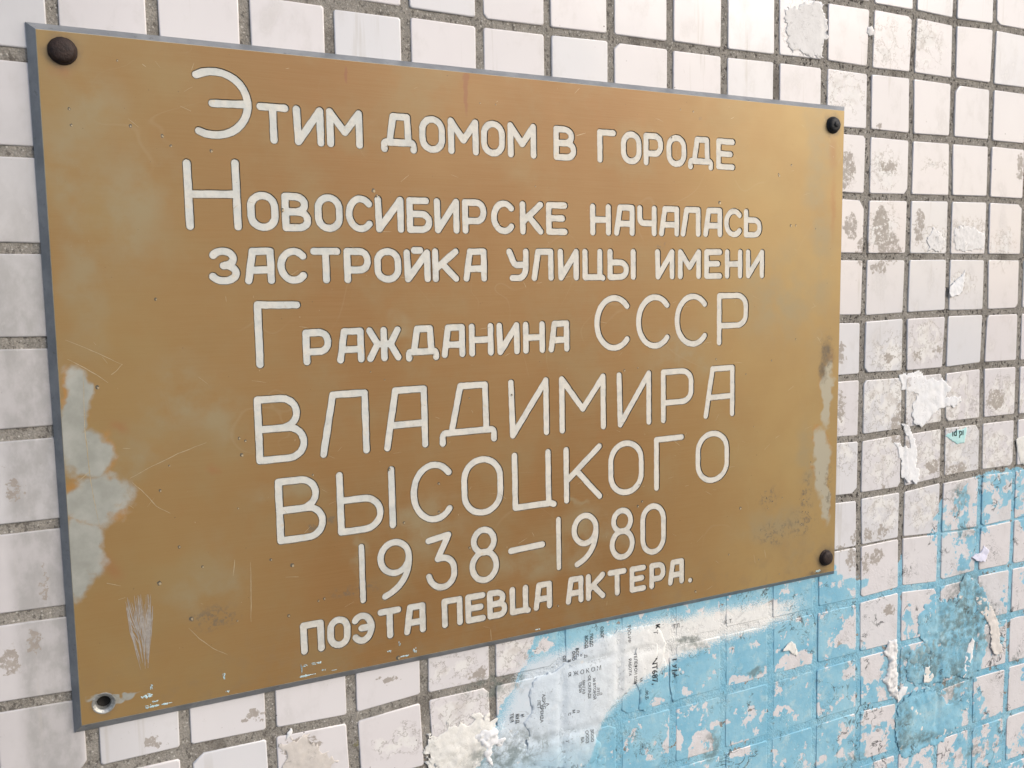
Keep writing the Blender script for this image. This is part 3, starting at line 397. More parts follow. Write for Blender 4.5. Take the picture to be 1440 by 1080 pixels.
    h = g.ma('SUBTRACT', h, g.ma('MULTIPLY', g.ma('MULTIPLY', low, g.step(f, .56, .575)), .1))
    return out, rg, h

def tile_material():
    g = NT('glazed_tile')
    oi = g.n('ShaderNodeObjectInfo').outputs['Random']
    base = g.mix(g.step(oi, 0.0, 1.0), (.70, .70, .72), (.75, .705, .705))
    base = g.mix(g.ma('MULTIPLY', g.step(oi, .55, 1.0), .5), base, (.68, .68, .70))
    base = g.mix(g.step(g.noise(60, 3, .5, 1.0), .35, .7, 0, .35), base, (.78, .76, .76))
    # thin dirt film and faint streaks
    film = g.step(g.noise(24, 5, .62, 2.0, aspect=(1.2, 1, .8)), .50, .78, 0, .42)
    base = g.mix(film, base, (.50, .48, .46))
    x, _, z = g.xyz(g.pos)
    # grime washed down beside the plaque's left edge
    side = g.ma('MULTIPLY', g.step(x, -247.0, -238.0), g.step(x, -216.0, -212.0, 1, 0))
    side = g.ma('MULTIPLY', side, g.step(z, -60.0, -200.0))
    base = g.mix(g.ma('MULTIPLY', side, g.step(g.noise(12, 5, .65, 3.0, aspect=(1.4, 1, .8)), .32, .66, .35, .8)), base, (.37, .36, .345))
    left_shade = g.step(x, -150.0, -225.0, 0, .40)              # soft shade over the left tiles, painted into their colour
    base = g.mix(g.ma('MULTIPLY', left_shade, g.step(g.noise(40, 4, .6, 3.9), .2, .7, .6, 1.0)), base, (.36, .355, .36))
    dp = g.ma('MULTIPLY', g.step(g.noise(7, 3, .6, 51.0, aspect=(1, 1, .05)), .60, .70), g.step(g.noise(60, 3, .5, 52.0), .46, .62, 0, .38))
    base = g.mix(dp, base, (.50, .47, .42))
    # smeared white filler and old paper pulp
    sm = g.ell(SMEAR, g.warp(14, 14, 3.3))
    smf = g.ma('MULTIPLY', g.step(sm, -.15, .45), g.step(g.noise(13, 5, .62, 31.0), .38, .56, 0, .85))
    base = g.mix(smf, base, g.mix(g.step(g.noise(10, 4, .6, 37.0), .46, .66), (.80, .79, .765), (.60, .565, .53)))
    edge = g.ma('MULTIPLY', g.step(g.ma('ABSOLUTE', g.ma('SUBTRACT', g.noise(13, 5, .65, 33.0), .5)), 0.0, .022, 1, 0), g.step(sm, -.5, .1))
    base = g.mix(g.ma('MULTIPLY', edge, .7), base, (.33, .30, .27))
    # left-over tile adhesive, tan
    tn = g.ell(TAN, g.warp(9, 5.5, 4.1))
    tf = g.ma('MULTIPLY', g.step(tn, -.02, .1), g.step(g.noise(3.2, 5, .75, 35.0), .43, .48))
    base = g.mix(g.ma('MULTIPLY', tf, .85), base, g.mix(g.noise(5, 3, .6, 36.0), (.25, .215, .185), (.42, .375, .325)))
    # pits and specks
    pk = g.ma('MULTIPLY', g.step(g.vor(16, off=1.0), .02, .045, 1, 0), g.step(g.noise(70, 2, .5, 5.0), .48, .58))
    base = g.mix(pk, base, (.16, .14, .13))
    pk2 = g.ma('MULTIPLY', g.step(g.noise(3.2, 5, .75, 41.0), .66, .70), g.step(g.noise(45, 3, .6, 42.0), .50, .62))
    base = g.mix(g.ma('MULTIPLY', pk2, .65), base, (.36, .33, .30))
    rough = g.ma('ADD', .16, g.ma('MULTIPLY', g.ma('MAXIMUM', g.ma('MAXIMUM', smf, tf), film), .45))
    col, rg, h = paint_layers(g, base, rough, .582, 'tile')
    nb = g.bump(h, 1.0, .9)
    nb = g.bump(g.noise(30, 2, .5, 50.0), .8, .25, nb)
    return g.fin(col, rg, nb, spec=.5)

def grout_material():
    g = NT('cement_joint')
    c = g.mix(g.step(g.noise(18, 5, .65, 1.5), .3, .7), (.185, .170, .148), (.30, .28, .25))
    c = g.mix(g.step(g.noise(1.1, 3, .7, 2.5), .35, .72), c, (.36, .34, .305))
    x, _, z = g.xyz(g.pos)
    blk = g.step(g.noise(2.5, 2, .6, 3.5, aspect=(1, 1, .8)), .585, .63)
    blk = g.ma('MULTIPLY', blk, g.step(x, 60.0, 380.0, .55, .95))
    c = g.mix(blk, c, (.055, .047, .042))
    c = g.mix(g.step(g.vor(3.2, off=6.0), .12, .24, .75, 0), c, (.55, .53, .49))
    dk = g.step(g.noise(28, 4, .6, 4.5), .52, .72, 0, .6)
    c = g.mix(dk, c, (.11, .095, .08))
    mo = g.ma('MULTIPLY', g.step(g.noise(12, 3, .6, 44.5), .68, .74), g.step(z, -330.0, -430.0))
    c = g.mix(mo, c, (.20, .19, .03))
    h0 = g.ma('ADD', g.noise(2.0, 4, .7, 3.5), g.ma('MULTIPLY', g.noise(6, 3, .6, 6.5), .8))
    col, rg, h = paint_layers(g, c, .9, .615, 'joint')
    nb = g.bump(g.ma('ADD', h, h0), .9, 1.0)
    return g.fin(col, rg, nb, spec=.25)

def paper_material(name, painted, base=(.76, .75, .71)):
    g = NT(name)
    c = g.mix(g.step(g.noise(10, 5, .6, 1.5), .3, .7), base, tuple(min(b*1.08, .86) for b in base))
    c = g.mix(g.step(g.noise(7, 5, .7, 7.5), .56, .8, 0, .45), c, (.47, .42, .35))
    rd = g.step(g.ma('ABSOLUTE', g.ma('SUBTRACT', g.noise(8, 4, .6, 9.5, dist=1.2), .5)), 0.0, .016, 1, 0)
    c = g.mix(g.ma('MULTIPLY', rd, g.step(g.noise(14, 3, .6, 10.5), .45, .6, 0, .45)), c, (.18, .17, .15))
    rg = .85
    if painted:
        c, rg, h = paint_layers(g, c, .85, .63, 'joint')
        nb = g.bump(g.ma('ADD', h, g.noise(4, 5, .6, 3.5)), .5, .7)
    else:
        nb = g.bump(g.noise(4, 5, .6, 3.5), .35, .6)
    return g.fin(c, rg, nb, spec=.25)

def gold_material():
    g = NT('gold_anodised_aluminium')
    x, _, z = g.xyz(g.pos)
    c = g.mix(g.step(g.noise(150, 4, .55, 1.0), .33, .67), (.272, .141, .045), (.298, .170, .062))
    c = g.mix(g.step(g.noise(48, 5, .6, 2.0), .42, .72, 0, .7), c, (.285, .200, .092))
    c = g.mix(g.step(g.noise(14, 4, .6, 2.7), .5, .75, 0, .35), c, (.30, .145, .045))
    # brushing, left to right
    br = g.noise(1.2, 4, .7, 3.0, aspect=(.03, 1, 1.4))
    c = g.mix(g.step(br, .3, .7, 0, .2), c, (.37, .24, .11))
    br2 = g.noise(.7, 3, .7, 5.0, aspect=(.05, 1, 1))
    c = g.mix(g.step(br2, .55, .8, 0, .22), c, (.24, .155, .075))
    ends = g.ma('MAXIMUM', g.step(x, 130.0, 360.0, 0, .95), g.step(x, -40.0, -200.0, 0, .55))  # paler ends; on the right mostly sheen painted into the colour
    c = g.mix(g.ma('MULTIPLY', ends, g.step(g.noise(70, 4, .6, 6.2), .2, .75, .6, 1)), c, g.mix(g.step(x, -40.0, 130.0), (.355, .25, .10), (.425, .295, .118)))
    hz = g.step(g.ell(HAZE, g.warp(26, 40, 1.2)), -.3, .9, 0, .8)
    c = g.mix(g.ma('MULTIPLY', hz, g.step(g.noise(22, 5, .6, 7.0), .30, .65)), c, (.325, .262, .150))
    # rinse marks: thin pale curved lines
    rr = g.step(g.ma('ABSOLUTE', g.ma('SUBTRACT', g.noise(90, 2, .45, 8.0, dist=.6), .5)), 0.0, .004, 1, 0)
    c = g.mix(g.ma('MULTIPLY', rr, g.step(g.noise(60, 2, .5, 9.0), .5, .62, 0, .14)), c, (.45, .36, .23))
    # anodising worn off to grey metal
    wn = g.ell(WORN, g.warp(13, 24, 2.1))
    wf = g.step(g.ma('ADD', wn, g.ma('MULTIPLY', g.ma('SUBTRACT', g.noise(11, 6, .68, 10.0), .5), .7)), -.12, .30)
    grey = g.mix(g.step(g.noise(16, 5, .6, 11.0), .3, .7), (.33, .345, .315), (.45, .465, .43))
    grey = g.mix(g.step(x, 100.0, 300.0), grey, (.44, .41, .32))
    c = g.mix(g.ma('MULTIPLY', wf, .92), c, grey)
    rim = g.ma('MULTIPLY', g.step(wn, -.25, 0.0), g.step(g.noise(18, 5, .65, 12.0), .50, .66, 0, .7))
    c = g.mix(g.ma('MULTIPLY', rim, g.ma('SUBTRACT', 1.0, wf)), c, (.44, .22, .06))
    rs = g.step(g.ell(RUST, g.warp(4, 9, 3.2)), -.1, 1.1, 0, .45)
    c = g.mix(rs, c, (.34, .145, .06))
    dr = g.step(g.ell(DRIP, g.warp(1.5, 6, 3.2)), -.05, .5, 0, .55)
    c = g.mix(dr, c, (.25, .10, .06))
    sm = g.ma('MULTIPLY', g.step(g.ell(SMUDGE, g.warp(4, 6, 6.2)), -.2, .6), g.step(g.noise(4, 5, .75, 23.0), .48, .62, 0, .65))
    c = g.mix(sm, c, (.16, .135, .10))
    st = g.step(g.ell(SOOT, g.warp(5, 9, 4.2)), -.15, .75, 0, .85)
    c = g.mix(g.ma('MULTIPLY', st, g.step(g.noise(5, 5, .7, 13.0), .25, .7, .45, 1)), c, (.10, .085, .07))
    # fine scratches and handling specks
    s1 = g.step(g.noise(1.6, 2, .5, 14.0, aspect=(1, 1, .5)), .755, .80)
    c = g.mix(g.ma('MULTIPLY', s1, .6), c, (.62, .50, .34))
    s2 = g.step(g.noise(2.0, 2, .5, 15.0), .765, .80)
    c = g.mix(g.ma('MULTIPLY', s2, .7), c, (.10, .075, .045))
    lo = g.ma('MULTIPLY', g.step(z, -370.0, -425.0), g.step(g.noise(8, 5, .7, 16.0), .45, .7, 0, .4))
    c = g.mix(lo, c, (.27, .19, .10))
    rg = g.ma('ADD', .38, g.ma('MULTIPLY', g.noise(20, 5, .6, 17.0), .14))
    nb = g.bump(br, .03, .4)
    nb = g.bump(g.noise(60, 3, .5, 18.0), .6, .5, nb)
    return g.fin(c, rg, nb, metal=.20, spec=.5)

def simple(name, c1, c2, sc, rough=.6, metal=0.0, spots=None, bump=.2, bsc=None):
    g = NT(name)
    c = g.mix(g.step(g.noise(sc, 5, .65, 1.0), .32, .68), c1, c2)
    if spots: c = g.mix(g.step(g.noise(sc*.35, 4, .7, 5.0), .60, .70, 0, .8), c, spots)
    nb = g.bump(g.noise(bsc or sc*.5, 4, .6, 9.0), bump, .7)
    return g.fin(c, rough, nb, metal=metal)

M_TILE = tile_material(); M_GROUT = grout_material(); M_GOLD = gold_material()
M_PAPER = paper_material('bare_paper', False); M_PAPERP = paper_material('painted_paper', True)
M_WHITEP = paper_material('white_paper', False, (.80, .81, .83))
M_TILE_SMEAR = paper_material('plaster', False, (.76, .75, .74))
M_CYAN = simple('cyan_print_paper', (.42, .72, .72), (.55, .80, .79), 8, .8)
M_LILAC = simple('lilac_paper', (.70, .70, .84), (.76, .76, .86), 8, .8)
M_RIM = simple('cut_aluminium_edge', (.23, .245, .26), (.31, .325, .34), 14, .5, .35, (.17, .175, .17), .25, 3)
M_GROOVE = simple('grimy_groove', (.16, .14, .11), (.28, .25, .20), 5, .6, .2)
def letter_material():
    g = NT('letter_enamel')
    x, _, z = g.xyz(g.pos)
    c = g.mix(g.step(g.noise(9, 5, .65, 1.0), .35, .7), (.60, .62, .59), (.70, .68, .615))
    c = g.mix(g.ma('MULTIPLY', g.step(x, -60.0, 120.0), .5), c, (.77, .71, .605))
    c = g.mix(g.step(g.noise(6.0, 4, .62, 2.0), .48, .70, 0, .42), c, (.46, .465, .44))
    c = g.mix(g.step(g.noise(6, 4, .7, 3.0), .60, .72, 0, .5), c, (.68, .56, .38))
    c = g.mix(g.step(g.noise(1.3, 3, .6, 4.0), .70, .76, 0, .7), c, (.22, .19, .15))
    # low on the plate the enamel is dirtier
    c = g.mix(g.ma('MULTIPLY', g.step(z, -320.0, -400.0, 0, .55), g.step(g.noise(4, 5, .7, 5.0), .3, .7)), c, (.50, .46, .39))
    return g.fin(c, .5, g.bump(g.noise(4, 4, .6, 6.0), .25, .8), spec=.4)
M_LETTER = letter_material()
M_SCREW = simple('rusty_dark_steel', (.020, .013, .012), (.042, .025, .020), 3, .62, .3, (.075, .034, .018), .8, 1.6)
M_SCREWB = simple('blackened_steel', (.014, .015, .017), (.026, .026, .028), 3, .6, .3, None, .7, 1.6)
M_WASH = simple('bare_aluminium', (.25, .26, .25), (.50, .50, .48), 3, .4, .6, (.12, .11, .1), .4, 1.2)
M_HOLE_DARK = simple('hole_dark_fill', (.010, .009, .008), (.018, .016, .014), 2, .9)
M_INK = simple('black_print', (.02, .022, .025), (.05, .052, .06), 1.5, .7)
M_INKG = simple('dark_green_print', (.01, .05, .05), (.02, .08, .075), 2, .7)
M_SPL = simple('pale_blue_splash', (.42, .62, .68), (.58, .72, .74), 3, .6)
M_SCR = simple('bright_scratch', (.42, .33, .20), (.54, .45, .30), 3, .4, .3)
M_SCRG = simple('grey_scratch', (.34, .31, .28), (.46, .42, .38), 3, .45, .3)
M_MARK = simple('dark_mark', (.07, .06, .045), (.14, .12, .09), 2, .6)
M_GROUND = simple('asphalt_ground', (.13, .125, .12), (.19, .185, .175), 60, .9)

# ------------------------------------------------------------------ ground in front of and below the wall
gm = mesh('ground', [(-40, -60, -1.45), (40, -60, -1.45), (40, .3, -1.45), (-40, .3, -1.45)], [(0, 1, 2, 3)])
link('ground', gm, M_GROUND, kind='structure')

# ------------------------------------------------------------------ tiled wall
wall = empty('tiled_wall', (0, 0, 0), 'wall of small square white tiles with grey cement joints, flaking pale blue paint at lower right', 'wall')
def P3(x, y, z): return (x*MM, y*MM, z*MM)
I0 = -8
def node(i, j): return NODES[j][i-I0]
def half(i, j, horiz):
    """half width of the joint in mm on a stretch of the grid"""
    r = random.Random(i*131+j*17+(7 if horiz else 0))
    if horiz and j == 8 and i >= 6: return .8 + r.random()*.3
    if horiz and j == 8 and i >= 3: return 2.2
    b = 3.1 + (.3 if i < 0 else 0)
    return b + (r.random()-.5)*.9
def tile_geo(i, j):
    a, b, c, d_ = node(i, j), node(i+1, j), node(i+1, j+1), node(i, j+1)
    r = random.Random(i*977+j*31)
    l, rt = half(i, j, False), half(i+1, j, False)
    t, bt = half(i, j, True), half(i, j+1, True)
    q = lambda: (r.random()-.5)*.55
    A = (a[0]+l+q(), a[1]-t+q()); B = (b[0]-rt+q(), b[1]-t+q()); C_ = (c[0]-rt+q(), c[1]+bt+q()); D = (d_[0]+l+q(), d_[1]+bt+q())
    y0 = (r.random()-.5)*.5; tx = (r.random()-.5)*.010; tz = (r.random()-.5)*.010
    cx = (A[0]+C_[0])/2; cz = (A[1]+C_[1])/2
    cor = [A, B, C_, D]
    chip = [r.uniform(1.2, 4.5) if r.random() < .07 else 0.0 for _ in range(4)]
    asy = [r.uniform(.5, 1.5) for _ in range(4)]
    def ring(ins, rad, dep):
        out = []
        for k in range(4):
            p, pp, pn = Vector(cor[k]), Vector(cor[k-1]), Vector(cor[(k+1) % 4])
            e1 = (pp-p).normalized(); e2 = (pn-p).normalized()
            base = p + (e1+e2)*ins
            for ei, e in enumerate((e1, e2)):
                v = base + e*(rad+chip[k]*(asy[k] if ei else 1.0))
                out.append(P3(v.x, y0 + tx*(v.x-cx) + tz*(v.y-cz) + dep, v.y))
        return out
    vs = ring(0, .9+r.random()*.7, 4.0) + ring(0, 1.1, .5) + ring(.28, 1.2, .14) + ring(.8, 1.2, 0.0)
    fs = []
    for L in range(3):
        for k in range(8):
            k2 = (k+1) % 8
            fs.append((L*8+k, L*8+k2, (L+1)*8+k2, (L+1)*8+k))
    fs.append(tuple(range(24, 32)))
    fs = [f[::-1] for f in fs]
    return vs, fs
rest_v, rest_f = [], []
def tmesh(vs, fs):
    me = mesh('tile', vs, fs, True)
    me.polygons.foreach_set('use_smooth', [len(p.vertices) == 4 for p in me.polygons]); return me
for j in range(-3, 14):
    for i in range(-7, 16):
        vs, fs = tile_geo(i, j)
        hidden = -3 <= i <= 6 and 1 <= j <= 7
        if -6 <= i <= 11 and -2 <= j <= 11 and not hidden:
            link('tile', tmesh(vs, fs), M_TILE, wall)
        else:
            n0 = len(rest_v); rest_v += vs; rest_f += [tuple(a+n0 for a in f) for f in fs]
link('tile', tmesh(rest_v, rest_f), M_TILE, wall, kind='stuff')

# cement bed: a rough sheet whose joints dip and swell
gx0, gx1, gz0, gz1, gs = -400, 850, -770, 170, 2.6
nx = int((gx1-gx0)/gs); nz = int((gz1-gz0)/gs)
vs = []
for b in range(nz+1):
    for a in range(nx+1):
        x = gx0+a*gs; z = gz0+b*gs
        lo = min(1.0, max(0.0, (-428-z)/12)); ea = min(1.0, max(0.0, (x-340)/20)); we = min(1.0, max(0.0, (x-85)/20))
        y = 1.0 - lo*we*(.65-.35*ea) + .45*fbm(x, z, 9, 1, 3) + .35*fbm(x, z, 3.2, 2, 2)
        vs.append(P3(x, y, z))
fs = [(b*(nx+1)+a, b*(nx+1)+a+1, (b+1)*(nx+1)+a+1, (b+1)*(nx+1)+a) for b in range(nz) for a in range(nx)]
link('cement_joint', mesh('cement_joint', vs, fs, True), M_GROUT, wall)
bk = [(gx0, 2.9), (gx1, 2.9), (gx1, 80), (gx0, 80)]
vs = [P3(x, y, gz0) for x, y in bk]+[P3(x, y, gz1) for x, y in bk]
link('backing', mesh('backing', vs, [(0, 1, 2, 3), (7, 6, 5, 4), (0, 4, 5, 1), (1, 5, 6, 2), (2, 6, 7, 3), (3, 7, 4, 0)]), M_GROUT, wall)

# ------------------------------------------------------------------ plaque
FY = -6.0                                                   # front face, 6 mm proud of the tiles
plq = empty('memorial_plaque', (.082, 0, -.232), 'large gold anodised metal plaque with engraved white Cyrillic lettering, screwed to the tiled wall', 'plaque')
bpy.context.view_layer.update()
PINV = plq.matrix_world.inverted()
def part(name, me, mat, parent=plq, **kw):
    o = link(name, me, mat, parent, **kw)
    if parent is plq: o.matrix_parent_inverse = PINV
    return o
OUT = [(-217.3, -33.2), (382.4, -31.6), (380.1, -431.5), (-217.0, -434.8)]
FRO = [(-212.2, -38.0), (376.6, -36.6), (374.2, -426.6), (-212.8, -428.9)]
HOLE = (-200.7, -418.3)
LW, GW = 4.3, 5.25                                        # enamel width, groove width

# --- letterforms: strokes in a unit box (x right, y down); a corner may carry (fraction of the leg before, after) for rounding
def P(*p): return ('P', p)
def E(cx, cy, rx, ry, a0, a1): return ('E', (cx, cy, rx, ry, a0, a1))
def Bz(*p): return ('B', p)
G = {
 'о': [P((.5,0),(1,0,1,.36),(1,1,.36,1),(.5,1)), P((.5,0),(0,0,1,.36),(0,1,.36,1),(.5,1))],
 'с': [E(.56,.5,.56,.5,-42,-318)],
 'э': [E(.44,.5,.56,.5,-138,138), P((.40,.5),(1,.5))],
 'Э': [E(.30,.5,.70,.5,-118,118), P((.27,.5),(.98,.5))],
 'т': [P((0,0),(1,0)), P((.5,0),(.5,1))],
 'и': [P((0,0),(.03,1)), P((.03,1),(1,0)), P((1,0),(1,1))],
 'м': [P((0,1),(0,0)), P((0,0),(.5,.62)), P((.5,.62),(1,0)), P((1,0),(1,1))],
 'д': [P((0,1.06),(0,.84,.5,.06),(1,.84,.06,.5),(1,1.06)), P((.18,.84),(.32,0)), P((.32,0),(.80,0)), P((.80,0),(.83,.84))],
 'в': [P((0,0),(0,1)), P((0,0),(.88,0,.5,.49),(.88,.49,.49,.5),(0,.49)), P((0,.49),(1,.49,.42,.49),(1,1,.49,.42),(0,1))],
 'г': [P((0,1),(0,0)), P((0,0),(1,0))],
 'р': [P((0,1),(0,0)), P((0,0),(1,0,.4,.45),(1,.66,.45,.4),(0,.66))],
 'е': [P((0,0),(0,1)), P((0,0),(1,0)), P((0,.49),(.85,.49)), P((0,1),(1,1))],
 'н': [P((0,0),(0,1)), P((1,0),(1,1)), P((0,.5),(1,.5))],
 'б': [P((0,0),(0,1)), P((0,0),(.86,0)), P((0,.46),(1,.46,.42,.49),(1,1,.49,.42),(0,1))],
 'к': [P((0,0),(0,1)), P((1,0),(.04,.62)), P((.32,.44),(1,1))],
 'а': [P((0,1),(.22,0)), P((.22,0),(1,0)), P((1,0),(1,1)), P((.09,.64),(1,.64))],
 'л': [P((0,1),(.24,0)), P((.24,0),(1,0)), P((1,0),(1,1))],
 'ч': [P((0,0),(0,.60,.4,.3),(1,.60)), P((1,0),(1,1))],
 'ь': [P((0,0),(0,1)), P((0,.36),(1,.36,.4,.45),(1,1,.45,.4),(0,1))],
 'з': [E(.45,.245,.45,.245,-155,88), E(.47,.735,.53,.265,-82,155)],
 'й': [P((0,.04),(.03,1)), P((.03,1),(1,.04)), P((1,.04),(1,1)), P((.36,-.045),(.66,-.045))],
 'у': [P((0,0),(.30,.50,.3,.25),(.95,.50)), P((1,0),(.97,1,.38,.5),(.17,1))],
 'ц': [P((0,0),(0,1)), P((0,1),(.84,1)), P((.84,1),(.84,0)), P((.84,.98),(1,1.03))],
 'ы': [P((0,0),(0,1)), P((0,.42),(.70,.42,.42,.49),(.70,1,.49,.42),(0,1)), P((1,0),(1,1))],
 'ж': [P((.5,0),(.5,1)), P((0,0),(.27,.5)), P((.27,.5),(0,1)), P((1,0),(.73,.5)), P((.73,.5),(1,1)), P((.27,.5),(.73,.5))],
 'п': [P((0,1),(0,0)), P((0,0),(1,0)), P((1,0),(1,1))],
 '1': [P((.5,0),(.5,1))],
 '9': [E(.5,.29,.5,.29,0,200), E(.5,.29,.5,.29,180,380), Bz((1,.29),(1.02,.58),(.80,.86),(.12,1))],
 '3': [P((.02,.07),(.80,0)), P((.80,0),(.36,.44)), Bz((.36,.44),(.80,.40),(1,.52),(1,.72)), Bz((1,.72),(1,.92),(.72,1),(.52,1)), Bz((.52,1),(.26,1),(.08,.90),(0,.76))],
 '8': [E(.5,.225,.42,.225,-90,95), E(.5,.225,.42,.225,85,272), E(.5,.72,.5,.28,-92,92), E(.5,.72,.5,.28,88,272)],
 '0': [P((.5,0),(1,0,1,.30),(1,1,.30,1),(.5,1)), P((.5,0),(0,0,1,.30),(0,1,.30,1),(.5,1))],
}
CAPS = {'Н': [P((0,0),(0,1)), P((1,0),(1,1)), P((0,.49),(1,.49))],
 'В': [P((0,0),(0,1)), P((0,0),(.86,0,.42,.5),(.86,.49,.5,.42),(0,.49)), P((0,.49),(1,.49,.36,.5),(1,1,.5,.36),(0,1))],
 'Р': [P((0,1),(0,0)), P((0,0),(1,0,.34,.36),(1,.64,.36,.34),(0,.64))],
 'А': [P((0,1),(.25,0)), P((.25,0),(1,0)), P((1,0),(1,1)), P((.10,.61),(1,.61))],
 'Л': [P((0,1),(.26,0)), P((.26,0),(1,0)), P((1,0),(1,1))],
 'Д': [P((0,1.02),(0,.84,.5,.05),(1,.84,.05,.5),(1,1.02)), P((.17,.84),(.36,0)), P((.36,0),(.84,0)), P((.84,0),(.85,.84))],
 'М': [P((0,1),(0,0)), P((0,0),(.5,.61)), P((.5,.61),(1,0)), P((1,0),(1,1))],
 'К': [P((0,0),(0,1)), P((1,0),(.03,.60)), P((.30,.43),(1,1))],
 'Ы': [P((0,0),(0,1)), P((0,.45),(.76,.45,.42,.5),(.76,1,.5,.42),(0,1)), P((1,0),(1,1))],
 'Ц': [P((0,0),(0,1)), P((0,1),(.86,1)), P((.86,1),(.86,0)), P((.86,.98),(1,1.03))],
}
def glyph(ch):
    if ch in CAPS: return CAPS[ch]
    if ch in G: return G[ch]
    return G[ch.lower()]
def bez(p0, p1, p2, p3, n):
    return [p0*(1-t)**3+p1*3*t*(1-t)**2+p2*3*t*t*(1-t)+p3*t**3 for t in [k/n for k in range(n+1)]]
def path_pts(st, T):
    k, d = st
    if k == 'E':
        cx, cy, rx, ry, a0, a1 = d; n = max(8, int(abs(a1-a0)/11))
        return [T(cx+rx*math.cos(math.radians(a0+(a1-a0)*t/n)), cy+ry*math.sin(math.radians(a0+(a1-a0)*t/n))) for t in range(n+1)]
    if k == 'B':
        return bez(*[T(*p) for p in d], 10)
    V = [T(p[0], p[1]) for p in d]; out = [V[0]]
    for q in range(1, len(d)-1):
        if len(d[q]) == 4:
            e1 = V[q]+(V[q-1]-V[q])*d[q][2]; e2 = V[q]+(V[q+1]-V[q])*d[q][3]
            out += bez(e1, e1+(V[q]-e1)*.56, e2+(V[q]-e2)*.56, e2, 9)
        else: out.append(V[q])
    out.append(V[-1]); res = [out[0]]
    for p in out[1:]:
        if (p-res[-1]).length > .15: res.append(p)
    return res
def outline(pts, wd, rnd):
    """closed outline of a round-ended cutter stroke, slightly uneven"""
    fine = [pts[0]]
    for a, b in zip(pts, pts[1:]):
        n = max(1, int((b-a).length/2.6))
        fine += [a+(b-a)*(t/n) for t in range(1, n+1)]
    h = wd/2; L, R = [], []
    n = len(fine)
    for k, p in enumerate(fine):
        dr = (fine[min(k+1, n-1)]-fine[max(k-1, 0)]).normalized(); nn = Vector((-dr.y, dr.x))
        wv = .10*fbm(p.x, p.y, 6, 31, 2); L.append(p+nn*(h+wv+rnd.uniform(-.12, .12))); R.append(p-nn*(h+wv+rnd.uniform(-.12, .12)))
    def cap(c, dr):
        nn = Vector((-dr.y, dr.x)); o = []
        for s in range(1, 8):
            a = math.pi*s/8
            o.append(c+(nn*math.cos(a)+dr*math.sin(a))*h*(1+rnd.uniform(-.02, .02)))
        return o
    d1 = (fine[-1]-fine[-2]).normalized(); d0 = (fine[0]-fine[1]).normalized()
    return L+cap(fine[-1], d1)+R[::-1]+cap(fine[0], d0)
def cdt(polys, extra_edges=None):
    vs, faces = [], []
    for p in polys:
        if sum(a[0]*b[1]-b[0]*a[1] for a, b in zip(p, list(p[1:])+[p[0]])) < 0: p = list(p)[::-1]
        n0 = len(vs); vs += [Vector((v[0], v[1])) for v in p]; faces.append(list(range(n0, len(vs))))
    return delaunay_2d_cdt(vs, [], faces, 0, 1e-4, True)
def stroke_sets(ch, box, rnd):
    uL, uR, tL, tR, bL, bR = box; h = LW/2
    if ch == '1': uL, uR = (uL+uR)/2-h-.01, (uL+uR)/2+h+.01
    def T(x, y):
        u = uL+h+(uR-uL-2*h)*x
        f = (u-uL)/max(uR-uL, .1)
        t = tL+(tR-tL)*f-h; b = bL+(bR-bL)*f+h
        return Vector((u, t+(b-t)*y))
    seed = rnd.random()
    wd = 1.0 if ch not in '1' else .88
    paths = [path_pts(s, T) for s in glyph(ch)]
    return ([outline(p, LW*wd, random.Random(seed)) for p in paths], [outline(p, LW*wd+(GW-LW), random.Random(seed)) for p in paths])
rnd = random.Random(5)
groove_polys = []; enamel = []
for rec in TEXT:
    ch = rec[0]; a, b = stroke_sets(ch, rec[1:], rnd)
    nm = 'digit' if ch.isdigit() else 'letter'
    groove_polys += b; enamel.append((nm, a))
dp = [Vector(DASH[0]), Vector(DASH[1])]
groove_polys.append(outline(dp, GW, rnd)); enamel.append(('dash', [outline(dp, LW, rnd)]))
def circ(c, r, n, j=0.0): return [Vector((c[0]+r*math.cos(2*math.pi*k/n)*(1+rnd.uniform(-j, j)), c[1]+r*math.sin(2*math.pi*k/n)*(1+rnd.uniform(-j, j)))) for k in range(n)]
groove_polys.append(circ(DOT, 2.3, 18, .02)); enamel.append(('full_stop', [circ(DOT, 1.85, 16, .03)]))
for nm, polys in enamel:
    vv, ee, ff, ov, oe, of = cdt(polys)
    y = FY+.5
    keep = [tuple(f) for f, src in zip(ff, of) if src]
    # raise the middle a touch: the enamel has a rounded, poured surface
    me = mesh(nm, [P3(v.x, y+.1*fbm(v.x, v.y, 3, 4, 2), v.y) for v in vv], [f[::-1] if False else f for f in keep])
    bm = bmesh.new(); bm.from_mesh(me)
    for fc in bm.faces:
        fc.normal_update()
        if fc.normal.y > 0: fc.normal_flip()
    bmesh.ops.delete(bm, geom=[v for v in bm.verts if not v.link_faces], context='VERTS')
    bm.to_mesh(me); bm.free()
    part(nm, me, M_LETTER)
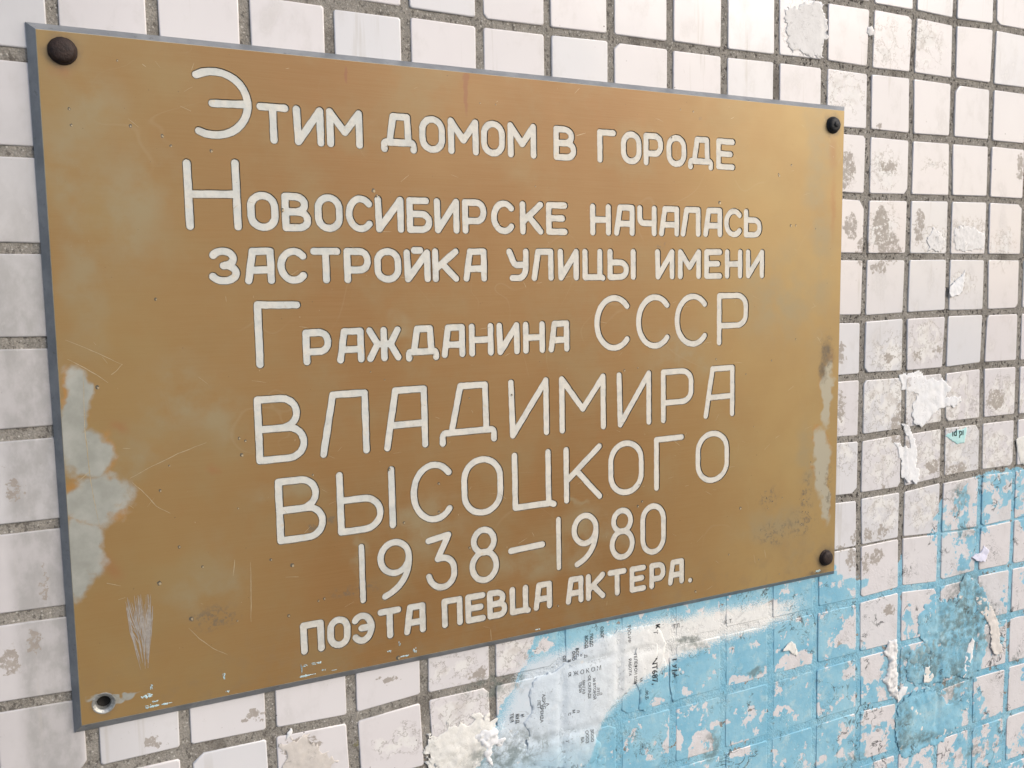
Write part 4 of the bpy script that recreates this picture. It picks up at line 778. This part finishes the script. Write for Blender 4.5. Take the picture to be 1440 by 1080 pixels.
# plate face with the grooves and the bolt hole cut through the triangulation
allp = [[Vector(p) for p in FRO]] + groove_polys + [circ(HOLE, 6.4, 28)]
vv, ee, ff, ov, oe, of = cdt(allp)
top_f, fl_f = [], []; kindof = {}
HID = len(allp)-1
edges = {}
for f, src in zip(ff, of):
    s = set(src)
    if 0 not in s: continue
    k = 2 if HID in s else (1 if len(s) > 1 else 0)
    (top_f if k == 0 else fl_f if k == 1 else []).append(tuple(f))
    for a, b in zip(f, list(f[1:])+[f[0]]):
        edges.setdefault((min(a, b), max(a, b)), []).append(k)
GD = .95
N = len(vv)
tv = [P3(v.x, FY, v.y) for v in vv]; gv = [P3(v.x, FY+GD, v.y) for v in vv]
def fixed(name, verts, faces, mat, **kw):
    me = mesh(name, verts, faces); bm = bmesh.new(); bm.from_mesh(me)
    for fc in bm.faces:
        fc.normal_update()
        if abs(fc.normal.y) > .7 and fc.normal.y > 0: fc.normal_flip()
    bmesh.ops.delete(bm, geom=[v for v in bm.verts if not v.link_faces], context='VERTS')
    bm.to_mesh(me); bm.free(); return part(name, me, mat, **kw)
fixed('face_panel', tv, top_f, M_GOLD)
walls = [(a, b, N+b, N+a) for (a, b), ks in edges.items() if len(ks) == 2 and set(ks) == {0, 1}]
fixed('groove', tv+gv, [tuple(N+i for i in f) for f in fl_f]+walls, M_GROOVE)
# bevelled rim with a thin bright arris
def ringv(C, y): return [P3(c[0], y, c[1]) for c in C]
def lerp(A, B, t): return [(a[0]+(b[0]-a[0])*t, a[1]+(b[1]-a[1])*t) for a, b in zip(A, B)]
R0 = ringv(OUT, 1.0); R1 = ringv(OUT, -.6); R2 = ringv(lerp(OUT, FRO, .93), FY+.35); R3 = ringv(FRO, FY)
def quads(n0, n1): return [(n0+k, n0+(k+1) % 4, n1+(k+1) % 4, n1+k) for k in range(4)]
part('bevelled_edge', mesh('bevelled_edge', R0+R1+R2, quads(0, 4)+quads(4, 8)+[(0, 1, 2, 3)]), M_RIM)
part('arris', mesh('arris', R2+R3, quads(0, 4)), simple('rubbed_arris', (.48, .42, .30), (.60, .54, .40), 5, .4, .4))
# bolt hole: countersunk ring, tube and an added dark disc for the shade inside
def lathe(c, prof, n=36, wob=0.0, seed=1):
    r = random.Random(seed); vs = []; fs = []
    wb = [1+r.uniform(-wob, wob) for _ in range(n)]
    for (rad, y) in prof:
        for k in range(n):
            a = 2*math.pi*k/n
            vs.append(P3(c[0]+rad*wb[k]*math.cos(a), y, c[1]+rad*wb[k]*math.sin(a)))
    for L in range(len(prof)-1):
        for k in range(n):
            k2 = (k+1) % n
            fs.append((L*n+k, L*n+k2, (L+1)*n+k2, (L+1)*n+k))
    if prof[-1][0] < 8: fs.append(tuple(range((len(prof)-1)*n, len(prof)*n)))
    return vs, fs
ho = None
vs, fs = lathe(HOLE, [(6.42, FY-.02), (6.0, FY-.15), (5.4, FY+.25), (4.4, FY+.7), (3.95, FY+1.2), (3.9, -.4)], 28)
fs.pop()
hb = part('bolt_hole', mesh('bolt_hole', vs, fs, True), M_WASH, label='empty bolt hole with a scraped bare metal ring')
# (dark disc, added to stand for the shade deep in the hole)
vs, fs = lathe(HOLE, [(3.85, -1.0), (3.4, -.8), (2.2, -.3)], 20)
part('hole_dark_disc', mesh('hole_dark_disc', vs, fs, True), M_HOLE_DARK)
# screws: low domed heads with a collar
def screw(c, R, mat, lab, nub, seed):
    y = FY
    pr = [(R*1.06, y+.05), (R*1.06, y-.7), (R*.98, y-1.2), (R*.94, y-1.3), (R*.93, y-2.0), (R*.86, y-3.0), (R*.70, y-3.7), (R*.45, y-4.1)]
    pr += [(R*.34, y-4.05), (R*.32, y-4.9), (R*.22, y-5.2), (R*.05, y-5.25)] if nub else [(R*.2, y-4.25), (R*.03, y-4.3)]
    vs, fs = lathe(c, pr, 40, .012, seed)
    part('screw', mesh('screw', vs, fs, True), mat, label=lab)
screw((-200.0, -48.2), 7.0, M_SCREW, 'big rusty brown domed screw head in the upper left corner', False, 1)
screw((364.1, -48.9), 6.5, M_SCREWB, 'black screw head with a raised centre in the upper right corner', True, 2)
screw((364.0, -413.4), 6.6, M_SCREW, 'dark brown screw head in the lower right corner', False, 3)

# small damage on the face: scratches, dents, marks, splashes of paint (thin relief, uncountable)
def ribbon(pts, w, y, r, taper=True):
    V = [Vector(p) for p in pts]; fine = [V[0]]
    for a, b in zip(V, V[1:]):
        n = max(2, int((b-a).length/3))
        fine += [a+(b-a)*(t/n)+Vector((r.uniform(-.12, .12), r.uniform(-.12, .12))) for t in range(1, n+1)]
    vs = []; n = len(fine)
    for k, p in enumerate(fine):
        d = (fine[min(k+1, n-1)]-fine[max(k-1, 0)]).normalized(); nn = Vector((-d.y, d.x))
        ww = w*(.25+.75*math.sin(math.pi*(k+.4)/(n-.2)))*r.uniform(.6, 1.2)/2
        vs += [P3((p+nn*ww).x, y, (p+nn*ww).y), P3((p-nn*ww).x, y, (p-nn*ww).y)]
    fs = [(2*k, 2*k+1, 2*k+3, 2*k+2) for k in range(n-1)]
    return vs, fs
def blob(c, rx, rz, y, r, n=10, j=.3, top=.0):
    vs = []
    for k in range(n):
        a = 2*math.pi*k/n; q = 1+r.uniform(-j, j)
        vs.append(P3(c[0]+rx*q*math.cos(a), y, c[1]+rz*q*math.sin(a)))
    vs.append(P3(c[0], y-top, c[1]))
    return vs, [(k, (k+1) % n, n) for k in range(n)]
def join(L):
    V, F = [], []
    for vs, fs in L:
        n0 = len(V); V += vs; F += [tuple(a+n0 for a in f) for f in fs]
    return V, F
r = random.Random(11)
L = [ribbon(p, .42, FY-.03, r) for p in SCR]
# ladder of many short random hairline scratches over the face
for k in range(130):
    x = r.uniform(-205, 368); z = r.uniform(-422, -42); a = r.gauss(0, .9); l = r.uniform(1.5, 9)
    L.append(ribbon([(x, z), (x+l*math.cos(a), z+l*math.sin(a)*.8)], r.uniform(.12, .3), FY-.025, r))
part('scratch', mesh('scratch', *join(L)), M_SCR, kind='stuff')
L = []
bx = [p[0] for p in BRUSH]; bz = [p[1] for p in BRUSH]
for k in range(60):
    t = r.random(); x0 = min(bx)+t*(max(bx)-min(bx)); xm = (min(bx)+max(bx))/2+1.5
    z0 = max(bz)-r.uniform(0, 14); z1 = min(bz)+r.uniform(0, 26); x1 = xm+(x0-xm)*.35
    L.append(ribbon([(x0, z0), ((x0*.62+x1*.38)+r.uniform(-1, 1), (z0+z1)/2), (x1, z1)], r.uniform(.25, .6), FY-.035-.0004*k, r))
part('scrape', mesh('scrape', *join(L)), M_SCRG, kind='stuff', label='patch of grey vertical scrape marks near the lower left corner')
L, L2 = [], []
for (x, z), s in DENTS:
    L.append(blob((x, z), s*.36, s*.42, FY-.02, r, 9, .25)); L2.append(blob((x+.12*s, z-.1*s), s*.2, s*.24, FY-.05, r, 8, .3))
for p, w_, h_ in MARKS:
    for t in range(3):
        L.append(blob((p[0]+r.uniform(-.3, .3)*w_*.55, p[1]+r.uniform(-.4, .4)*h_*.55), w_*.22, h_*.18, FY-.03-.002*t, r, 8, .5))
part('dent', mesh('dent', *join(L)), M_MARK, kind='stuff')
part('dent_glint', mesh('dent_glint', *join(L2)), M_SCR, kind='stuff')
L = []
for q in SPLASH:
    p, w_, h_ = q
    for t in range(14):
        x = p[0]+r.uniform(-.5, .5)*w_*1.3; z = p[1]+r.uniform(-.5, .5)*h_*1.3
        if z < -426.5: z = -426.0
        L.append(blob((x, z), w_*r.uniform(.06, .22), h_*r.uniform(.1, .3), FY-.04-.003*t, r, 9, .5, .25))
part('paint_splash', mesh('paint_splash', *join(L), True), M_SPL, kind='stuff', label='pale blue paint drips along the lower edge')

# ------------------------------------------------------------------ torn paper and filler stuck on the wall
LN_X = {}; 
def joint_depth(x, z):
    """how far a sheet pasted over the joints sags into them"""
    j = int(min(max(round(-z/PIT), -2), 14)); i = int(min(max(round(x/PIT), -7), 16))
    dx = abs(x-node(i, j)[0]); dz = abs(z-node(i, j)[1])
    f = lambda d: max(0.0, 1-max(0, d-1.6)/2.2)
    return max(f(dx), f(dz))
def inside(p, poly):
    c = False; n = len(poly)
    for k in range(n):
        a, b = poly[k], poly[k-1]
        if (a[1] > p[1]) != (b[1] > p[1]) and p[0] < (b[0]-a[0])*(p[1]-a[1])/(b[1]-a[1])+a[0]: c = not c
    return c
def sheet(key, step, base, amp, rough, seed, lift=None, sag=.8, thick=.22, noise_sc=9, taper=4.0):
    poly = [Vector(p) for p in PAPER[key]]; r = random.Random(seed); bd = []
    n = len(poly)
    for k in range(n):
        a, b = poly[k], poly[(k+1) % n]; m_ = max(1, int((b-a).length/(step*.7)))
        for t in range(m_):
            p = a+(b-a)*(t/m_)
            bd.append(p+Vector((r.uniform(-1, 1), r.uniform(-1, 1)))*rough*.6+Vector((fbm(p.x, p.y, 5, seed+9, 3), fbm(p.x, p.y, 5, seed+19, 3)))*rough*2.2)
    pts = []
    x0, x1 = min(p.x for p in bd), max(p.x for p in bd); z0, z1 = min(p.y for p in bd), max(p.y for p in bd)
    x = x0
    while x < x1:
        z = z0
        while z < z1:
            q = Vector((x+r.uniform(-.3, .3)*step, z+r.uniform(-.3, .3)*step))
            if inside(q, bd): pts.append(q)
            z += step
        x += step
    nb = len(bd)
    if sum(a[0]*b[1]-b[0]*a[1] for a, b in zip(bd, bd[1:]+bd[:1])) < 0: bd = bd[::-1]
    vv, ee, ff, ov, oe, of = delaunay_2d_cdt(bd+pts, [], [list(range(nb))], 1, 1e-3, True)
    ff = [tuple(f) for f in ff if inside(sum((vv[a] for a in f), Vector((0, 0)))/len(f), bd)]
    cx = sum(p.x for p in bd)/nb; cz = sum(p.y for p in bd)/nb
    ecount = {}
    for f in ff:
        for a, b in zip(f, f[1:]+f[:1]): ecount[(min(a, b), max(a, b))] = ecount.get((min(a, b), max(a, b)), 0)+1
    bset = {a for e, c in ecount.items() if c == 1 for a in e}
    used = sorted({a for f in ff for a in f}); remap = {a: k for k, a in enumerate(used)}
    vv = [vv[a] for a in used]; ff = [tuple(remap[a] for a in f) for f in ff]
    ecount = {(remap[a], remap[b]): c for (a, b), c in ecount.items()}
    fr, bk_ = [], []
    for k, v in enumerate(vv):
        h = base + amp*abs(fbm(v.x, v.y, noise_sc, seed, 4))*1.6 + amp*.5*fbm(v.x, v.y, noise_sc*.35, seed+3, 3)
        h -= sag*joint_depth(v.x, v.y)
        dd = min((v-q).length for q in bd)
        if lift is None: h = .16+(h-.16)*min(1.0, dd/taper)
        if lift: h += lift(v.x, v.y)
        h = max(h, .12 if sag == 0 else -.9)
        fr.append(P3(v.x, -h, v.y)); bk_.append(P3(v.x, -h+thick, v.y))
    nv = len(vv)
    fs = list(ff)+[tuple(nv+a for a in f[::-1]) for f in ff]
    for (a, b), c in ecount.items():
        if c == 1: fs.append((a, b, nv+b, nv+a))
    me = mesh('paper', fr+bk_, fs, True)
    bm = bmesh.new(); bm.from_mesh(me); bmesh.ops.recalc_face_normals(bm, faces=bm.faces[:]); bm.to_mesh(me); bm.free()
    me.polygons.foreach_set('use_smooth', [True]*len(me.polygons))
    return me
def thing(name, key, mat, label, cat, step=2.2, base=.35, amp=.6, rough=.5, seed=1, **kw):
    me = sheet(key, step, base, amp, rough, seed, **kw)
    P_ = PAPER[key]; c = Vector((sum(p[0] for p in P_)/len(P_)*MM, 0, sum(p[1] for p in P_)/len(P_)*MM))
    me.transform(Matrix.Translation(-c))
    o = link(name, me, mat); o.location = c; o['label'] = label; o['category'] = cat
    o['group'] = {'paper_remnant': 'pasted paper remnants under the plaque', 'plaster_lump': 'dabs of plaster and paste on the tiles', 'paper_scrap': 'torn paper scraps stuck on the tiles', 'paint_flake': 'loose paint flakes on the blue area'}[name]
    return o
def up(key, ax, dirn, amt, pw=2.0):
    """raise a sheet towards one end: ax 0=x 1=z, dirn +1/-1"""
    vals = [p[ax] for p in PAPER[key]]; lo, hi = min(vals), max(vals)
    def f(x, z):
        t = ((x if ax == 0 else z)-lo)/(hi-lo); t = t if dirn > 0 else 1-t
        return amt*max(0, t)**pw
    return f
# (the long ones first: paste-up remains under the plaque)
t_sheet = thing('paper_remnant', 'white_sheet', M_PAPERP, 'big layered paper remnant painted bluish white, with tiny print, under the plaque', 'paper', 2.4, .5, .55, .9, 3, sag=1.0, noise_sc=14)
t_strip = thing('paper_remnant', 'printed_strip', M_PAPERP, 'tall paper strip with sideways black print, between white spray and blue paint', 'paper', 2.2, .3, .3, .3, 4, sag=.9)
t_seam = thing('paper_remnant', 'seam_strip', M_PAPERP, 'narrow blue painted paper sliver with bold sideways letters along a tile joint', 'paper', 2.0, .3, .3, .25, 5, sag=.9)
thing('paper_remnant', 'grimy_sheet', M_PAPERP, 'wrinkled grimy paper layer painted blue, over the darkest dirty tiles at the right', 'paper', 1.9, .25, .8, 1.6, 31, sag=.9, noise_sc=12, taper=2.5)
thing('paper_remnant', 'low_sheet', M_PAPERP, 'blue painted wrinkled paper over tiles at the bottom right, dark crack on its left side', 'paper', 1.9, .25, .7, 1.6, 32, sag=.9, noise_sc=13, taper=2.0)
thing('plaster_lump', 'base_smear', M_PAPERP, 'wide grey-white smear of filler along the bottom edge of the photo', 'plaster', 2.0, .15, .45, 2.8, 6, sag=.6)
thing('plaster_lump', 'corner_lump', M_PAPERP, 'crumpled lump of plaster and paper under the middle of the plaque', 'plaster', 1.8, .2, .85, 3.0, 7, sag=.5, noise_sc=11)
thing('paper_scrap', 'knot', M_WHITEP, 'white twisted paper knot standing out of the plaster lump', 'paper', 1.4, .5, 1.7, 1.4, 8, sag=0, noise_sc=6, taper=2.0)
thing('plaster_lump', 'tile_patch', paper_material('dried_paste', False, (.60, .56, .52)), 'beige patch of dried paste on a tile at the bottom, left of centre', 'plaster', 1.6, .15, .6, 2.2, 9, sag=.2, noise_sc=7)
thing('paper_scrap', 'grout_scrap', M_WHITEP, 'tiny white paper curl in the joint above the beige paste patch', 'paper', 1.2, .3, .6, .3, 10, sag=0)
thing('paper_scrap', 'big_flap', M_WHITEP, 'large loose white paper flap spread over two tiles right of the plaque', 'paper', 1.4, .18, .30, 1.1, 11, sag=.5, lift=up('big_flap', 1, -1, .9, 3.2), noise_sc=10, thick=.12)
thing('paper_scrap', 'strip', M_WHITEP, 'hanging white paper strip with a dark curled tip, below the large flap', 'paper', 1.4, .18, .30, 1.0, 12, sag=.5, lift=up('strip', 1, -1, 1.6, 5), noise_sc=10, thick=.12)
thing('paper_scrap', 'left_flap', M_WHITEP, 'small white paper wad on the left edge of a clean tile', 'paper', 1.3, .25, .5, .7, 13, sag=0, lift=up('left_flap', 0, -1, 1.2))
thing('paper_scrap', 'edge', M_PAPER, 'cream paper scrap at the right edge of the photo', 'paper', 2, .4, .6, .4, 14, sag=.2)
t_cyan = thing('paper_scrap', 'cyan', M_CYAN, 'pale cyan paper scrap with cut-off dark letters', 'paper', 1.4, .25, .2, .5, 15, sag=0, noise_sc=14)
thing('paper_scrap', 'lilac', M_LILAC, 'little lilac-white torn scrap lifting off the blue paint', 'paper', 1.3, .25, .5, .5, 16, sag=0, lift=up('lilac', 1, -1, 1.8))
thing('plaster_lump', 'thick_strip', M_TILE_SMEAR, 'thick upright crust of pale plaster on a tile joint, dark crack at its left', 'plaster', 1.3, .8, 1.6, 1.0, 17, sag=0, noise_sc=9, taper=1.6)
thing('paint_flake', 'pink_chip', M_PAPER, 'cream oval flake beside a small blue curl', 'paint flake', 1.3, .3, .5, .5, 18, sag=0, lift=up('pink_chip', 0, -1, .9))
thing('paper_scrap', 'long_curl', paper_material('pinkish_paper', False, (.70, .66, .62)), 'long pinkish paper strip peeling over the blue paint, dark edge below it', 'paper', 1.5, .25, .6, 1.0, 19, sag=.4, lift=up('long_curl', 1, -1, 1.3))
thing('paper_scrap', 'white_flap', M_PAPER, 'folded white flap peeling off the blue paint under the white band', 'paper', 1.3, .25, .5, .6, 20, sag=0, lift=up('white_flap', 0, -1, 1.6))
thing('paint_flake', 'dome', simple('grey_blue_crust', (.20, .36, .42), (.34, .45, .47), 5, .7, 0, (.10, .12, .12), .5), 'grey-blue raised paint crust shaped like a dome', 'paint flake', 1.5, .3, 1.1, .4, 21, sag=.1)
thing('paint_flake', 'sliver', M_WHITEP, 'long white sliver standing upright on the grimy blue tile', 'paint flake', 1.3, .25, .5, .6, 22, sag=0, lift=up('sliver', 1, 1, .9))
thing('paper_scrap', 'triangle', M_WHITEP, 'white triangular scrap at the foot of the plaster crust', 'paper', 1.2, .5, .6, .3, 23, sag=0)
thing('plaster_lump', 'plug_white', M_TILE_SMEAR, 'small white plaster blob on a joint at the top', 'plaster', 1.2, .8, 1.2, .3, 24, sag=0)
thing('plaster_lump', 'tile_smear', M_TILE_SMEAR, 'flat white plaster smear over a tile above the upper right corner of the plaque', 'plaster', 2.0, .08, .10, 1.6, 25, sag=.9, thick=.1)
thing('plaster_lump', 'plaster_a', M_TILE_SMEAR, 'lumpy white plaster dab on the lower part of a tile, nearer the plaque', 'plaster', 1.5, .12, .5, 1.3, 26, sag=0, noise_sc=6)
thing('plaster_lump', 'plaster_b', M_TILE_SMEAR, 'lumpy white plaster dab on the lower part of a tile, farther from the plaque', 'plaster', 1.5, .12, .5, 1.3, 27, sag=0, noise_sc=6)

# ------------------------------------------------------------------ print on the pasted paper
def text_mesh(s, size, rot, at, y, bold=0.0):
    cu = bpy.data.curves.new('print', 'FONT'); cu.body = s; cu.size = size*MM*1.25; cu.align_x = 'LEFT' if False else 'CENTER'; cu.align_y = 'CENTER'
    cu.resolution_u = 2; cu.extrude = .03*MM; cu.offset = bold*MM
    o = bpy.data.objects.new('print', cu); COL.objects.link(o)
    dg = bpy.context.evaluated_depsgraph_get()
    me = bpy.data.meshes.new_from_object(o.evaluated_get(dg)); bpy.data.objects.remove(o)
    me.transform(Matrix.Translation(Vector((at[0]*MM, y*MM, at[1]*MM))) @ Matrix.Rotation(rot, 4, 'Y') @ Matrix.Rotation(math.pi/2, 4, 'X'))
    me.materials.clear(); return me
from mathutils.bvhtree import BVHTree
def surf(o):
    me = o.data; return BVHTree.FromPolygons([v.co+o.location for v in me.vertices], [tuple(p.vertices) for p in me.polygons])
hosts = [(t_strip, 'printed_strip'), (t_seam, 'seam_strip'), (t_sheet, 'white_sheet')]
trees = [surf(h[0]) for h in hosts]
def drape(me, bv, off=.07):
    """lay flat print onto the bumpy paper"""
    for v in me.vertices:
        hit = bv.ray_cast(Vector((v.co.x, -.03, v.co.z)), Vector((0, 1, 0)))
        if hit[0] is not None: v.co.y = hit[0].y-off*MM
        else: v.co.y = -.25*MM
wall_prints = []
def place(s, at, size, rot, bold):
    me = text_mesh(s, size*.70, rot, at, 0, bold)
    for (o, key), bv in zip(hosts, trees):
        if inside(at, PAPER[key]):
            drape(me, bv); me.transform(Matrix.Translation(-o.location))
            link('print', me, M_INK, o); return
    for v in me.vertices: v.co.y = -.62*MM
    link('print', me, M_INK, wall)
for s, at, size in TEXTS: place(s, at, size, math.pi/2, .14 if size > 6 else .05)
for s, at, size in HTEXTS: place(s, at, size, math.pi/2 if False else 0.0, .0)
cb = PAPER['cyan']; cc = (sum(p[0] for p in cb)/len(cb), sum(p[1] for p in cb)/len(cb))
me = text_mesh('ıd pı', 7.5, 0.0, (cc[0]-.5, cc[1]+4.2), 0, .25)
bv = surf(t_cyan); drape(me, bv); me.transform(Matrix.Translation(-t_cyan.location)); link('print', me, M_INKG, t_cyan)
